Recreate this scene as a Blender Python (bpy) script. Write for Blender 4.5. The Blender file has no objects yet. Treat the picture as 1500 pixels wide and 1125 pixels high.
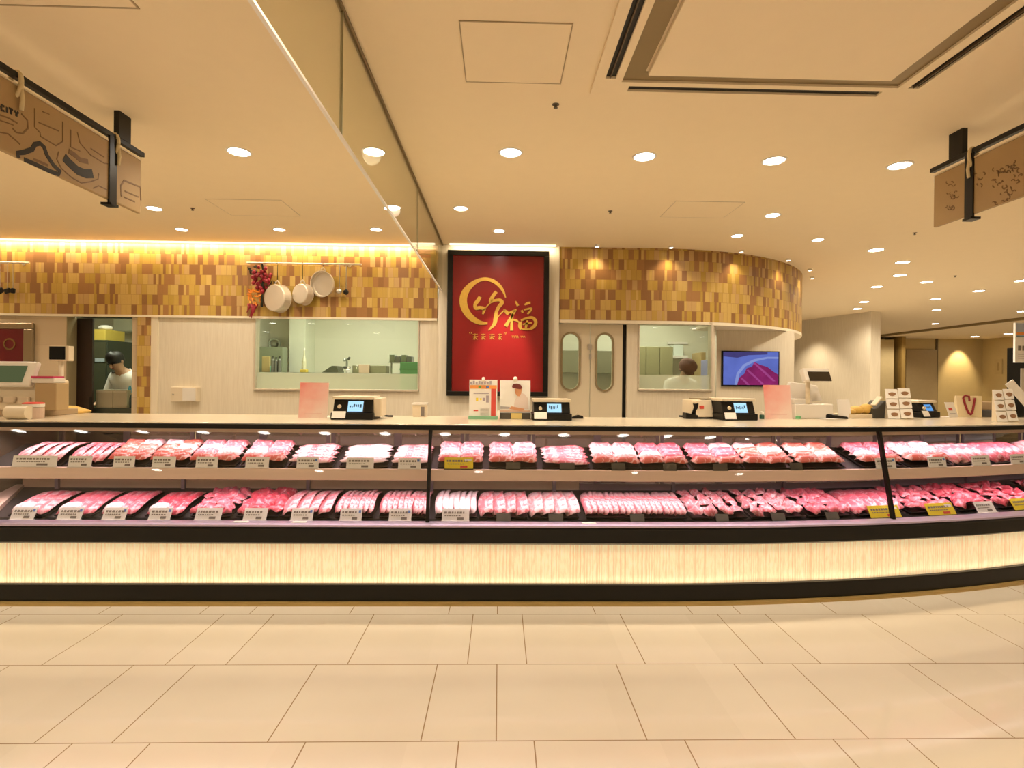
import bpy, bmesh, math, random
from mathutils import Vector, Matrix, Euler, noise
random.seed(7)
SC = bpy.context.scene
COL = SC.collection
PI = math.pi
rad = math.radians

# ------------------------------------------------------------------ camera model (measured from the floor tile grid)
F = 795.0; EYE = 1.45; PSI = rad(1.3); RHO = rad(.55); CX, CY = 750.0, 556.2
HC = 3.0                                             # ceiling height

def ray(u, v):
    xp, yp = u - CX, v - CY
    x = xp * math.cos(RHO) + yp * math.sin(RHO)
    y = -xp * math.sin(RHO) + yp * math.cos(RHO)
    a, b = x / F, -y / F
    return Vector((math.sin(PSI) + a * math.cos(PSI), math.cos(PSI) - a * math.sin(PSI), b))

def at_z(u, v, z):
    d = ray(u, v); t = (z - EYE) / d.z
    return Vector((d.x * t, d.y * t, z))

def at_y(u, v, Y):
    d = ray(u, v); t = Y / d.y
    return Vector((d.x * t, Y, EYE + d.z * t))

def at_x(u, v, X):
    d = ray(u, v); t = X / d.x
    return Vector((X, d.y * t, EYE + d.z * t))

def depth(p):
    return p.x * math.sin(PSI) + p.y * math.cos(PSI)

cam_d = bpy.data.cameras.new('camera'); cam = bpy.data.objects.new('camera', cam_d); COL.objects.link(cam)
fw = Vector((math.sin(PSI), math.cos(PSI), 0)); rt0 = Vector((math.cos(PSI), -math.sin(PSI), 0)); up0 = Vector((0, 0, 1))
rt = rt0 * math.cos(RHO) + up0 * math.sin(RHO); up = -rt0 * math.sin(RHO) + up0 * math.cos(RHO)
cam.matrix_world = Matrix(((rt.x, up.x, -fw.x, 0), (rt.y, up.y, -fw.y, 0), (rt.z, up.z, -fw.z, EYE), (0, 0, 0, 1)))
cam_d.sensor_fit = 'HORIZONTAL'; cam_d.sensor_width = 36; cam_d.lens = 36 * F / 1500
cam_d.shift_y = -(562.5 - CY) / 1500; cam_d.clip_end = 100; cam_d.clip_start = .05
SC.camera = cam

# ------------------------------------------------------------------ mesh collector
class G:
    def __init__(s): s.v = []; s.f = []; s.uv = []
    def add(s, vs, fs, uvs=None):
        b = len(s.v); s.v += [tuple(p) for p in vs]
        for i, f in enumerate(fs):
            s.f.append([b + k for k in f]); s.uv.append(uvs[i] if uvs else None)
        return s
    def box(s, x0, x1, y0, y1, z0, z1):
        return s.hexa([(x0, y0, z0), (x1, y0, z0), (x1, y1, z0), (x0, y1, z0), (x0, y0, z1), (x1, y0, z1), (x1, y1, z1), (x0, y1, z1)])
    def hexa(s, p):
        return s.add(p, [(3, 2, 1, 0), (4, 5, 6, 7), (0, 1, 5, 4), (1, 2, 6, 5), (2, 3, 7, 6), (3, 0, 4, 7)])
    def obox(s, c, sx, sy, sz, rot=(0, 0, 0)):
        R = Euler(rot).to_matrix(); c = Vector(c)
        q = [(-1, -1, -1), (1, -1, -1), (1, 1, -1), (-1, 1, -1), (-1, -1, 1), (1, -1, 1), (1, 1, 1), (-1, 1, 1)]
        return s.hexa([c + R @ Vector((a * sx / 2, b * sy / 2, d * sz / 2)) for a, b, d in q])
    def prism(s, poly, lo, hi, axes='xyz'):
        n = len(poly)
        def m(a, b, c):
            return {'xyz': (a, b, c), 'xzy': (a, c, b), 'yzx': (c, a, b)}[axes]
        vs = [m(a, b, lo) for a, b in poly] + [m(a, b, hi) for a, b in poly]
        return s.add(vs, [list(range(n))[::-1], list(range(n, 2 * n))] + [(i, (i + 1) % n, n + (i + 1) % n, n + i) for i in range(n)])
    def ring(s, rings, closed=True, cap=True):
        """rings: list of equal-length point loops joined by quads"""
        n = len(rings[0]); vs = [p for r in rings for p in r]; fs = []
        for k in range(len(rings) - 1):
            for i in range(n if closed else n - 1):
                j = (i + 1) % n
                fs.append((k * n + i, k * n + j, (k + 1) * n + j, (k + 1) * n + i))
        if cap and closed:
            fs.append(list(range(n))[::-1]); fs.append([(len(rings) - 1) * n + i for i in range(n)])
        return s.add(vs, fs)
    def lathe(s, prof, n=24, M=None, cap=True):
        M = M or Matrix()
        return s.ring([[M @ Vector((r * math.cos(2 * PI * i / n), r * math.sin(2 * PI * i / n), z)) for i in range(n)] for r, z in prof], cap=cap)
    def cyl(s, p0, p1, r0, r1=None, n=12):
        p0, p1 = Vector(p0), Vector(p1); r1 = r0 if r1 is None else r1
        q = (p1 - p0).to_track_quat('Z', 'Y').to_matrix().to_4x4()
        return s.lathe([(r0, 0), (r1, (p1 - p0).length)], n, Matrix.Translation(p0) @ q)
    def tube(s, pts, r, n=8):
        pts = [Vector(p) for p in pts]; rings = []; q = None
        for i, p in enumerate(pts):
            t = (pts[min(i + 1, len(pts) - 1)] - pts[max(i - 1, 0)]).normalized()
            q2 = t.to_track_quat('Z', 'Y') if q is None else (q @ Vector((0, 0, 1))).rotation_difference(t) @ q
            q = q2; rr = r[i] if isinstance(r, (list, tuple)) else r
            rings.append([p + q @ Vector((rr * math.cos(2 * PI * k / n), rr * math.sin(2 * PI * k / n), 0)) for k in range(n)])
        return s.ring(rings)
    def ell(s, c, rx, ry, rz, n=16, m=10, rot=None):
        R = rot.to_matrix() if rot else Matrix.Identity(3); c = Vector(c); rings = []
        for k in range(m + 1):
            a = -PI / 2 + PI * (.02 + .96 * k / m)
            rings.append([c + R @ Vector((rx * math.cos(a) * math.cos(2 * PI * i / n), ry * math.cos(a) * math.sin(2 * PI * i / n), rz * math.sin(a))) for i in range(n)])
        return s.ring(rings)
    def grid(s, fn, nu, nv, uvfn=None):
        vs = [fn(i / nu, j / nv) for j in range(nv + 1) for i in range(nu + 1)]; fs = []; uvs = []
        for j in range(nv):
            for i in range(nu):
                k = j * (nu + 1) + i; fs.append((k, k + 1, k + nu + 2, k + nu + 1))
                if uvfn: uvs.append([uvfn(a / nu, b / nv) for a, b in ((i, j), (i + 1, j), (i + 1, j + 1), (i, j + 1))])
        return s.add(vs, fs, uvs if uvfn else None)
    def build(s, name, mt, parent=None, bevel=0, smooth=False, world=False, seg=2, label=None):
        inv = None
        if world and parent is not None: inv = wmat(parent).inverted()
        vs = [tuple(inv @ Vector(p)) for p in s.v] if inv else s.v
        me = bpy.data.meshes.new(name); me.from_pydata(vs, [], s.f)
        if any(s.uv):
            l = me.uv_layers.new(name='UVMap'); k = 0
            for fi, f in enumerate(s.f):
                for q in range(len(f)):
                    if s.uv[fi]: l.data[k].uv = s.uv[fi][q]
                    k += 1
        me.validate(); me.update()
        bm = bmesh.new(); bm.from_mesh(me); bmesh.ops.recalc_face_normals(bm, faces=bm.faces[:]); bm.to_mesh(me); bm.free()
        if smooth:
            for p in me.polygons: p.use_smooth = True
        me.materials.append(mt)
        o = bpy.data.objects.new(name, me); COL.objects.link(o)
        if parent is not None: o.parent = parent
        if bevel:
            b = o.modifiers.new('bevel', 'BEVEL'); b.width = bevel; b.segments = seg; b.limit_method = 'ANGLE'; b.angle_limit = rad(40)
        if label: o['label'] = label
        return o

def wmat(o):
    m = o.matrix_basis.copy()
    while o.parent is not None:
        o = o.parent; m = o.matrix_basis @ m
    return m

LABELS = {}
def tag(o, label, cat, group=None, kind=None):
    if label in LABELS and not (group and LABELS[label] == group + '*'): print('DUPLICATE LABEL', label)
    n = len(label.split())
    if n < 4 or n > 16: print('LABEL LENGTH', n, label)
    LABELS[label] = group
    o['label'] = label; o['category'] = cat
    if group: o['group'] = group
    if kind: o['kind'] = kind
    return o

def thing(name, label, cat, loc=(0, 0, 0), rz=0, group=None, tilt=0):
    o = bpy.data.objects.new(name, None); COL.objects.link(o)
    o.location = loc; o.rotation_euler = (tilt, 0, rz); o.empty_display_size = .05
    return tag(o, label, cat, group)

def struct(o, label=None, cat=None):
    o['kind'] = 'structure'
    if label: o['label'] = label
    if cat: o['category'] = cat
    return o

ORD = ('first second third fourth fifth sixth seventh eighth ninth tenth eleventh twelfth thirteenth fourteenth fifteenth sixteenth '
       'seventeenth eighteenth nineteenth twentieth twenty-first twenty-second twenty-third twenty-fourth twenty-fifth').split()

# ------------------------------------------------------------------ materials
def new_mat(name):
    m = bpy.data.materials.new(name); m.use_nodes = True
    nt = m.node_tree; nt.nodes.clear()
    out = nt.nodes.new('ShaderNodeOutputMaterial')
    return m, nt, out
def N(nt, kind, **kw):
    n = nt.nodes.new(kind)
    for k, v in kw.items():
        if k.startswith('i_'): n.inputs[k[2:]].default_value = v
        elif k.startswith('n_'): n.inputs[int(k[2:])].default_value = v
        else: setattr(n, k, v)
    return n
def math_n(nt, op, a, b=None, c=None):
    n = nt.nodes.new('ShaderNodeMath'); n.operation = op
    for i, x in enumerate((a, b, c)):
        if x is None: continue
        if hasattr(x, 'is_linked') or hasattr(x, 'links'): nt.links.new(x, n.inputs[i])
        else: n.inputs[i].default_value = x
    return n.outputs[0]
def mix_c(nt, fac, a, b):
    n = nt.nodes.new('ShaderNodeMix'); n.data_type = 'RGBA'
    for sock, x in ((n.inputs[0], fac), (n.inputs[6], a), (n.inputs[7], b)):
        if hasattr(x, 'links'): nt.links.new(x, sock)
        else: sock.default_value = x if not isinstance(x, tuple) else (*x[:3], 1)
    return n.outputs[2]
def coords(nt, kind='Object', scale=(1, 1, 1)):
    tc = nt.nodes.new('ShaderNodeTexCoord'); mp = nt.nodes.new('ShaderNodeMapping'); mp.inputs['Scale'].default_value = scale
    nt.links.new(tc.outputs[kind], mp.inputs[0]); return mp.outputs[0]

def M(name, col, rough=.5, metal=0, vary=.06, scale=(9, 9, 9), emit=None, spec=.5, coat=0, ns=1.0, detail=3):
    m, nt, out = new_mat(name)
    b = N(nt, 'ShaderNodeBsdfPrincipled', i_Roughness=rough, i_Metallic=metal)
    b.inputs['Specular IOR Level'].default_value = spec; b.inputs['Coat Weight'].default_value = coat; b.inputs['Coat Roughness'].default_value = .1
    nz = N(nt, 'ShaderNodeTexNoise', i_Scale=ns, i_Detail=float(detail)); nt.links.new(coords(nt, 'Object', scale), nz.inputs['Vector'])
    lo = tuple(max(0, c * (1 - vary)) for c in col); hi = tuple(min(1, c * (1 + vary)) for c in col)
    c = mix_c(nt, nz.outputs['Fac'], lo, hi); nt.links.new(c, b.inputs['Base Color'])
    if emit:
        b.inputs['Emission Color'].default_value = (*emit[0], 1); b.inputs['Emission Strength'].default_value = emit[1]
    nt.links.new(b.outputs[0], out.inputs[0]); return m

def glass_mat(name, tint=(1, 1, 1), refl=1.0, frost=0.0, fcol=(.8, .85, .75)):
    m, nt, out = new_mat(name)
    t = N(nt, 'ShaderNodeBsdfTransparent'); t.inputs[0].default_value = (*tint, 1)
    g = N(nt, 'ShaderNodeBsdfGlossy', i_Roughness=.02)
    nz = N(nt, 'ShaderNodeTexNoise', i_Scale=2.0); nt.links.new(coords(nt), nz.inputs['Vector'])
    lw = N(nt, 'ShaderNodeLayerWeight', i_Blend=.5)
    fr = math_n(nt, 'MULTIPLY_ADD', math_n(nt, 'POWER', lw.outputs['Facing'], 5.0), .75, .035)
    fac = math_n(nt, 'MULTIPLY', fr, math_n(nt, 'MULTIPLY_ADD', nz.outputs['Fac'], .1 * refl, .95 * refl))
    mx = N(nt, 'ShaderNodeMixShader'); nt.links.new(fac, mx.inputs[0]); nt.links.new(t.outputs[0], mx.inputs[1]); nt.links.new(g.outputs[0], mx.inputs[2])
    res = mx.outputs[0]
    if frost:
        d = N(nt, 'ShaderNodeBsdfTranslucent'); d.inputs[0].default_value = (*fcol, 1)
        d2 = N(nt, 'ShaderNodeBsdfDiffuse'); d2.inputs[0].default_value = (*fcol, 1)
        m1 = N(nt, 'ShaderNodeMixShader'); m1.inputs[0].default_value = .5; nt.links.new(d.outputs[0], m1.inputs[1]); nt.links.new(d2.outputs[0], m1.inputs[2])
        m2 = N(nt, 'ShaderNodeMixShader'); m2.inputs[0].default_value = frost; nt.links.new(res, m2.inputs[1]); nt.links.new(m1.outputs[0], m2.inputs[2]); res = m2.outputs[0]
    nt.links.new(res, out.inputs[0]); return m

def emis(name, col, strength, vary=.03):
    m, nt, out = new_mat(name)
    e = N(nt, 'ShaderNodeEmission', i_Strength=strength)
    nz = N(nt, 'ShaderNodeTexNoise', i_Scale=6.0); nt.links.new(coords(nt), nz.inputs['Vector'])
    c = mix_c(nt, nz.outputs['Fac'], tuple(x * (1 - vary) for x in col), tuple(min(1, x * (1 + vary)) for x in col)); nt.links.new(c, e.inputs[0])
    nt.links.new(e.outputs[0], out.inputs[0]); return m

def floor_mat():
    m, nt, out = new_mat('floor_stone_tiles')
    b = N(nt, 'ShaderNodeBsdfPrincipled')
    tc = nt.nodes.new('ShaderNodeTexCoord'); sp = nt.nodes.new('ShaderNodeSeparateXYZ'); nt.links.new(tc.outputs['Object'], sp.inputs[0])
    X, Y = sp.outputs[0], sp.outputs[1]
    yy = math_n(nt, 'DIVIDE', math_n(nt, 'SUBTRACT', Y, 2.178), .587)
    row = math_n(nt, 'FLOOR', yy); fy = math_n(nt, 'SUBTRACT', yy, row)
    par = math_n(nt, 'FLOORED_MODULO', row, 2.0)
    xx = math_n(nt, 'FLOORED_MODULO', math_n(nt, 'SUBTRACT', X, math_n(nt, 'MULTIPLY', par, .152)), 1.519)
    d = None
    for j in (0, .609, 1.217, 1.519):
        a = math_n(nt, 'ABSOLUTE', math_n(nt, 'SUBTRACT', xx, j)); d = a if d is None else math_n(nt, 'MINIMUM', d, a)
    dy = math_n(nt, 'MULTIPLY', math_n(nt, 'MINIMUM', fy, math_n(nt, 'SUBTRACT', 1.0, fy)), .587)
    d = math_n(nt, 'MINIMUM', d, dy)
    line = math_n(nt, 'LESS_THAN', d, .0026)
    col = math_n(nt, 'ADD', math_n(nt, 'FLOOR', math_n(nt, 'DIVIDE', math_n(nt, 'SUBTRACT', X, math_n(nt, 'MULTIPLY', par, .152)), .506)), math_n(nt, 'MULTIPLY', row, 17.3))
    wn = N(nt, 'ShaderNodeTexWhiteNoise', noise_dimensions='1D'); nt.links.new(col, wn.inputs['W'])
    nz = N(nt, 'ShaderNodeTexNoise', i_Scale=3.0, i_Detail=6.0); nt.links.new(coords(nt, 'Object', (1, 1, 1)), nz.inputs['Vector'])
    fac = math_n(nt, 'ADD', math_n(nt, 'MULTIPLY', nz.outputs['Fac'], .7), math_n(nt, 'MULTIPLY', wn.outputs['Value'], .3))
    c = mix_c(nt, fac, (.63, .57, .485), (.72, .66, .575)); c = mix_c(nt, line, c, (.30, .21, .12))
    nt.links.new(c, b.inputs['Base Color']); b.inputs['Roughness'].default_value = .075; b.inputs['Specular IOR Level'].default_value = .5
    nt.links.new(b.outputs[0], out.inputs[0]); return m

def mosaic_mat(name, vertical_only=False):
    m, nt, out = new_mat(name)
    b = N(nt, 'ShaderNodeBsdfPrincipled', i_Roughness=.35)
    tc = nt.nodes.new('ShaderNodeTexCoord'); sp = nt.nodes.new('ShaderNodeSeparateXYZ'); nt.links.new(tc.outputs['UV'], sp.inputs[0])
    U, V = sp.outputs[0], sp.outputs[1]
    vv = math_n(nt, 'DIVIDE', V, .118); row = math_n(nt, 'FLOOR', vv); fv = math_n(nt, 'FRACT', vv)
    w0 = N(nt, 'ShaderNodeTexWhiteNoise', noise_dimensions='1D'); nt.links.new(row, w0.inputs['W'])
    uu = math_n(nt, 'ADD', math_n(nt, 'DIVIDE', U, .060), math_n(nt, 'MULTIPLY', w0.outputs['Value'], 13.7))
    cell = math_n(nt, 'FLOOR', uu)
    def wn(a, b_):
        cb = nt.nodes.new('ShaderNodeCombineXYZ'); nt.links.new(a, cb.inputs[0]); nt.links.new(b_, cb.inputs[1])
        w = N(nt, 'ShaderNodeTexWhiteNoise', noise_dimensions='2D'); nt.links.new(cb.outputs[0], w.inputs['Vector']); return w.outputs['Value']
    halfs = math_n(nt, 'GREATER_THAN', wn(cell, math_n(nt, 'ADD', row, 50.5)), .68)
    uh = math_n(nt, 'ADD', uu, math_n(nt, 'MULTIPLY', halfs, uu))
    cell2 = math_n(nt, 'ADD', math_n(nt, 'FLOOR', uh), math_n(nt, 'MULTIPLY', halfs, 333.0)); fu = math_n(nt, 'FRACT', uh)
    r = wn(cell2, row)
    rp = nt.nodes.new('ShaderNodeValToRGB'); rp.color_ramp.interpolation = 'CONSTANT'; e = rp.color_ramp.elements
    cols = [(0, (.54, .36, .075)), (.22, (.62, .43, .13)), (.42, (.48, .32, .055)), (.55, (.27, .13, .048)), (.74, (.36, .18, .065)), (.88, (.56, .37, .15))]
    while len(e) < len(cols): e.new(.5)
    for q, (p, c) in zip(e, cols): q.position = p; q.color = (*c, 1)
    nt.links.new(r, rp.inputs[0])
    nz = N(nt, 'ShaderNodeTexNoise', i_Scale=1.0, i_Detail=3.0); nt.links.new(coords(nt, 'UV', (120, 8, 1)), nz.inputs['Vector'])
    c = mix_c(nt, math_n(nt, 'MULTIPLY', nz.outputs['Fac'], .35), rp.outputs[0], (.36, .18, .05))
    eu = math_n(nt, 'MINIMUM', fu, math_n(nt, 'SUBTRACT', 1.0, fu)); ev = math_n(nt, 'MINIMUM', fv, math_n(nt, 'SUBTRACT', 1.0, fv))
    gr = math_n(nt, 'MAXIMUM', math_n(nt, 'LESS_THAN', eu, .03), math_n(nt, 'LESS_THAN', ev, .018))
    c = mix_c(nt, math_n(nt, 'MULTIPLY', gr, .55), c, (.30, .15, .05))
    nt.links.new(c, b.inputs['Base Color']); nt.links.new(b.outputs[0], out.inputs[0]); return m

def streak_mat(name, lo, hi, sx=70, sz=5, rough=.7, emit=0, ecol=(1, .8, .5), lines=0):
    m, nt, out = new_mat(name)
    b = N(nt, 'ShaderNodeBsdfPrincipled', i_Roughness=rough)
    kind = 'UV' if lines else 'Object'
    sc = (sx, sz, 1) if lines else (sx, sx, sz)
    nz = N(nt, 'ShaderNodeTexNoise', i_Scale=1.0, i_Detail=4.0); nt.links.new(coords(nt, kind, sc), nz.inputs['Vector'])
    c = mix_c(nt, nz.outputs['Fac'], lo, hi)
    if lines:
        sp = nt.nodes.new('ShaderNodeSeparateXYZ'); tc = nt.nodes.new('ShaderNodeTexCoord'); nt.links.new(tc.outputs['UV'], sp.inputs[0])
        n2 = N(nt, 'ShaderNodeTexNoise', i_Scale=1.0, i_Detail=1.0, noise_dimensions='1D'); nt.links.new(math_n(nt, 'MULTIPLY', sp.outputs[0], 115.0), n2.inputs['W'])
        ln = math_n(nt, 'LESS_THAN', math_n(nt, 'ABSOLUTE', math_n(nt, 'SUBTRACT', n2.outputs['Fac'], .5)), .035)
        c = mix_c(nt, math_n(nt, 'MULTIPLY', ln, .5), c, (lo[0] * .84, lo[1] * .80, lo[2] * .66))
    nt.links.new(c, b.inputs['Base Color'])
    if emit:
        c2 = mix_c(nt, 1.0, c, ecol); mm = nt.nodes.new('ShaderNodeMix'); mm.data_type = 'RGBA'; mm.blend_type = 'MULTIPLY'; mm.inputs[0].default_value = 1
        nt.links.new(c, mm.inputs[6]); mm.inputs[7].default_value = (*ecol, 1); nt.links.new(mm.outputs[2], b.inputs['Emission Color'])
        b.inputs['Emission Strength'].default_value = emit
    nt.links.new(b.outputs[0], out.inputs[0]); return m

def stone_mat(name, c0, c1, th=.30, tw=.62):
    m, nt, out = new_mat(name)
    b = N(nt, 'ShaderNodeBsdfPrincipled', i_Roughness=.35)
    br = nt.nodes.new('ShaderNodeTexBrick'); br.offset = 0; br.inputs['Scale'].default_value = 1; br.inputs['Brick Width'].default_value = tw; br.inputs['Row Height'].default_value = th
    br.inputs['Mortar Size'].default_value = .002; br.inputs['Color1'].default_value = (*c0, 1); br.inputs['Color2'].default_value = (*c1, 1); br.inputs['Mortar'].default_value = (c0[0] * .8, c0[1] * .75, c0[2] * .7, 1)
    tc = nt.nodes.new('ShaderNodeTexCoord'); sp = nt.nodes.new('ShaderNodeSeparateXYZ'); cb = nt.nodes.new('ShaderNodeCombineXYZ')
    nt.links.new(tc.outputs['Object'], sp.inputs[0]); nt.links.new(sp.outputs[0], cb.inputs[0]); nt.links.new(sp.outputs[2], cb.inputs[1]); nt.links.new(cb.outputs[0], br.inputs['Vector'])
    nz = N(nt, 'ShaderNodeTexNoise', i_Scale=4.0, i_Detail=5.0); nt.links.new(coords(nt), nz.inputs['Vector'])
    c = mix_c(nt, math_n(nt, 'MULTIPLY', nz.outputs['Fac'], .25), br.outputs[0], (c0[0] * .8, c0[1] * .78, c0[2] * .7))
    nt.links.new(c, b.inputs['Base Color']); nt.links.new(b.outputs[0], out.inputs[0]); return m

def meat_mat(name, red, fat, amount=.5, ns=22, edge=.12):
    m, nt, out = new_mat(name)
    b = N(nt, 'ShaderNodeBsdfPrincipled', i_Roughness=.35)
    b.inputs['Specular IOR Level'].default_value = .4; b.inputs['Coat Weight'].default_value = .25; b.inputs['Coat Roughness'].default_value = .2
    nz = N(nt, 'ShaderNodeTexNoise', i_Scale=float(ns), i_Detail=5.0, i_Distortion=1.2)
    nt.links.new(coords(nt, 'Object', (1, .55, 1)), nz.inputs['Vector'])
    tc = nt.nodes.new('ShaderNodeTexCoord'); sp = nt.nodes.new('ShaderNodeSeparateXYZ'); nt.links.new(tc.outputs['UV'], sp.inputs[0])
    st = nt.nodes.new('ShaderNodeMapRange'); st.inputs[1].default_value = .62 - .3 * amount; st.inputs[2].default_value = .74 - .3 * amount
    nt.links.new(nz.outputs['Fac'], st.inputs[0])
    ed = nt.nodes.new('ShaderNodeMapRange'); ed.inputs[1].default_value = edge * 1.6; ed.inputs[2].default_value = edge * .7
    nt.links.new(math_n(nt, 'ADD', sp.outputs[0], math_n(nt, 'MULTIPLY', nz.outputs['Fac'], .1)), ed.inputs[0])
    fac = math_n(nt, 'MINIMUM', 1.0, math_n(nt, 'ADD', math_n(nt, 'MULTIPLY', st.outputs[0], .85), ed.outputs[0]))
    c = mix_c(nt, fac, red, fat); nt.links.new(c, b.inputs['Base Color'])
    bp = N(nt, 'ShaderNodeBump', i_Strength=.25, i_Distance=.004); nt.links.new(nz.outputs['Fac'], bp.inputs['Height']); nt.links.new(bp.outputs[0], b.inputs['Normal'])
    nt.links.new(b.outputs[0], out.inputs[0]); return m

def fade_mat(name, c0, c1):
    """printed sheet that fades from one colour at its upper left to another at its lower right"""
    m, nt, out = new_mat(name)
    b = N(nt, 'ShaderNodeBsdfPrincipled', i_Roughness=.3)
    tc = nt.nodes.new('ShaderNodeTexCoord'); sp = nt.nodes.new('ShaderNodeSeparateXYZ'); nt.links.new(tc.outputs['Generated'], sp.inputs[0])
    nz = N(nt, 'ShaderNodeTexNoise', i_Scale=3.0, i_Detail=3.0); nt.links.new(tc.outputs['Generated'], nz.inputs['Vector'])
    f = math_n(nt, 'ADD', math_n(nt, 'MULTIPLY', sp.outputs[0], .45), math_n(nt, 'MULTIPLY', math_n(nt, 'SUBTRACT', 1.0, sp.outputs[2]), .6))
    f = math_n(nt, 'ADD', f, math_n(nt, 'MULTIPLY_ADD', nz.outputs['Fac'], .5, -.25))
    c = mix_c(nt, f, c0, c1); nt.links.new(c, b.inputs['Base Color']); nt.links.new(b.outputs[0], out.inputs[0]); return m

m_floor = floor_mat()
m_ceil = M('ceiling_paint', (.87, .73, .505), .8, vary=.02)
m_wall = M('cream_wall_paint', (.80, .72, .56), .7, vary=.03)
m_paper = streak_mat('cream_textured_wallpaper', (.66, .58, .44), (.84, .77, .63), 60, 4)
m_mosaic = mosaic_mat('ochre_mosaic_tile')
m_stone = stone_mat('beige_stone_tile', (.60, .48, .33), (.64, .52, .37))
m_cream = M('cream_laminate', (.82, .73, .57), .4, vary=.03)
m_door = M('beige_door_paint', (.72, .63, .47), .35, vary=.03)
m_dark = M('black_metal', (.008, .007, .005), .35, .0, vary=.2, spec=.3)
m_base = M('black_brown_laminate', (.009, .007, .004), .3, vary=.2, spec=.25)
m_brown = M('dark_brown_wood', (.022, .010, .006), .35, vary=.3, scale=(30, 30, 2))
m_panelbrown = M('brown_gloss_panel', (.14, .085, .05), .15, vary=.2)
m_brass = M('brass_strip', (.42, .28, .09), .35, .2, vary=.1)
m_steel = M('brushed_steel', (.62, .60, .58), .28, .9, vary=.06, scale=(4, 60, 60))
m_rail = M('violet_grey_steel', (.56, .47, .64), .3, .45, vary=.05, scale=(4, 60, 60))
m_peach = M('peach_laminate', (.86, .62, .48), .45, vary=.04, scale=(2, 40, 40))
m_shelfwood = M('pale_wood_edge', (.84, .63, .50), .45, vary=.08, scale=(2, 50, 50))
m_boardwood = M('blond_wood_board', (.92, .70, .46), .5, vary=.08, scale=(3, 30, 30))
m_deck = M('dark_steel_deck', (.055, .047, .043), .35, .2, vary=.1)
m_panel = streak_mat('backlit_washi_panel', (.60, .45, .27), (.98, .90, .74), 75, 14, .5, emit=.54, ecol=(1.0, .89, .66), lines=1)
m_top = M('counter_stone_top', (.80, .70, .55), .2, vary=.03)
m_glass = glass_mat('clear_showcase_glass', (.97, .97, .97), 1.0)
m_rglass = glass_mat('rear_door_glass', (.66, .57, .62), 10.0)
m_curtain = glass_mat('smoke_curtain_glass', (.95, .95, .87), 1.2)
m_wglass = glass_mat('kitchen_window_glass', (.97, .985, .945), 1.0)
m_frost = glass_mat('frosted_window_strip', (.97, .98, .93), .6, .36, (.84, .83, .68))
m_mull = M('mauve_grey_metal', (.42, .35, .40), .35, .5)
m_led = emis('led_strip', (1.0, .9, .92), 1.6)
m_lens = emis('warm_lamp_lens', (1.0, .95, .88), 20)
m_trim = M('white_lamp_trim', (.85, .82, .76), .4, vary=.02)
m_tray = M('black_plastic_tray', (.018, .014, .012), .28, vary=.2)
m_white = M('white_plastic', (.80, .76, .70), .35, vary=.03)
m_creamp = M('cream_plastic', (.76, .66, .50), .4, vary=.04)
m_paperw = M('white_card', (.92, .90, .87), .5, vary=.03)
m_ink = M('grey_ink', (.22, .19, .17), .6)
m_inkred = M('red_ink', (.70, .08, .06), .6)
m_inkblue = M('blue_ink', (.10, .22, .62), .6)
m_yellow = M('yellow_card', (.90, .72, .03), .5, vary=.04)
m_holder = M('dark_grey_price_holder', (.085, .075, .06), .4)
m_screen = emis('blue_lcd_screen', (.42, .72, .95), 1.0)
m_screen2 = emis('deep_blue_lcd_screen', (.12, .34, .72), .9)
m_lcdink = M('dark_screen_digits', (.05, .12, .22), .4)
m_red = M('red_poster_gloss', (.24, .010, .010), .25, vary=.05)
m_gold = M('gold_foil', (.80, .50, .10), .32, .75, vary=.12, scale=(30, 30, 30))
m_kwall = M('kitchen_wall_panel', (.75, .74, .60), .4, vary=.04, scale=(3, 3, .4))
m_ksteel = M('kitchen_steel', (.45, .47, .42), .3, .7)
m_kdark = M('kitchen_dark_steel', (.06, .07, .05), .35, .4)
m_green = M('green_plastic_crate', (.16, .50, .24), .4)
m_skin = M('skin', (.55, .33, .21), .5, vary=.05)
m_hair = M('black_hair', (.012, .010, .010), .5)
m_cap = M('brown_cloth_cap', (.15, .06, .035), .8)
m_coat = M('white_cotton_coat', (.86, .86, .82), .8, vary=.04)
m_trouser = M('dark_cloth', (.05, .05, .055), .8)
m_kraft = M('kraft_board', (.40, .27, .125), .6, vary=.06)
m_kraftdark = M('dark_outline_print', (.018, .014, .010), .6)
m_kraftline = M('brown_line_print', (.20, .115, .05), .6)
m_kraftpale = M('pale_kraft_print', (.46, .30, .13), .6)
m_cord = M('cream_cord', (.72, .60, .36), .7)
m_olive = M('bronze_recess', (.26, .19, .09), .4, .3)
m_hall = M('ochre_hall_wall', (.54, .42, .20), .65, vary=.04)
m_pink = fade_mat('pink_faded_print', (.80, .27, .24), (.88, .74, .66))
m_tvblue = emis('tv_blue_picture', (.11, .15, .50), .85, .25)
m_tvpale = emis('tv_pale_blue_picture', (.24, .30, .64), .8, .1)
m_tvmeat = emis('tv_magenta_meat', (.24, .02, .12), .8, .5)
m_tvmeat2 = emis('tv_light_magenta_meat', (.36, .06, .24), .8, .4)
m_tvdark = emis('tv_dark_blue_picture', (.06, .05, .18), .8, .3)
m_tvred = M('chilli_red', (.33, .015, .03), .5, vary=.3)
m_leaf = M('dark_leaf', (.025, .03, .015), .6)
m_orange = M('orange_petal', (.85, .30, .03), .6)
m_alu = M('pale_aluminium', (.74, .66, .54), .35, .55, vary=.04)
m_goldbag = M('yellow_wrapping', (.74, .48, .12), .5, vary=.1)
m_orangeprint = M('orange_print', (.85, .33, .08), .6)
m_greenprint = M('green_print', (.16, .42, .10), .6)
m_purpleprint = M('grey_violet_print', (.45, .40, .46), .6)
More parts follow.
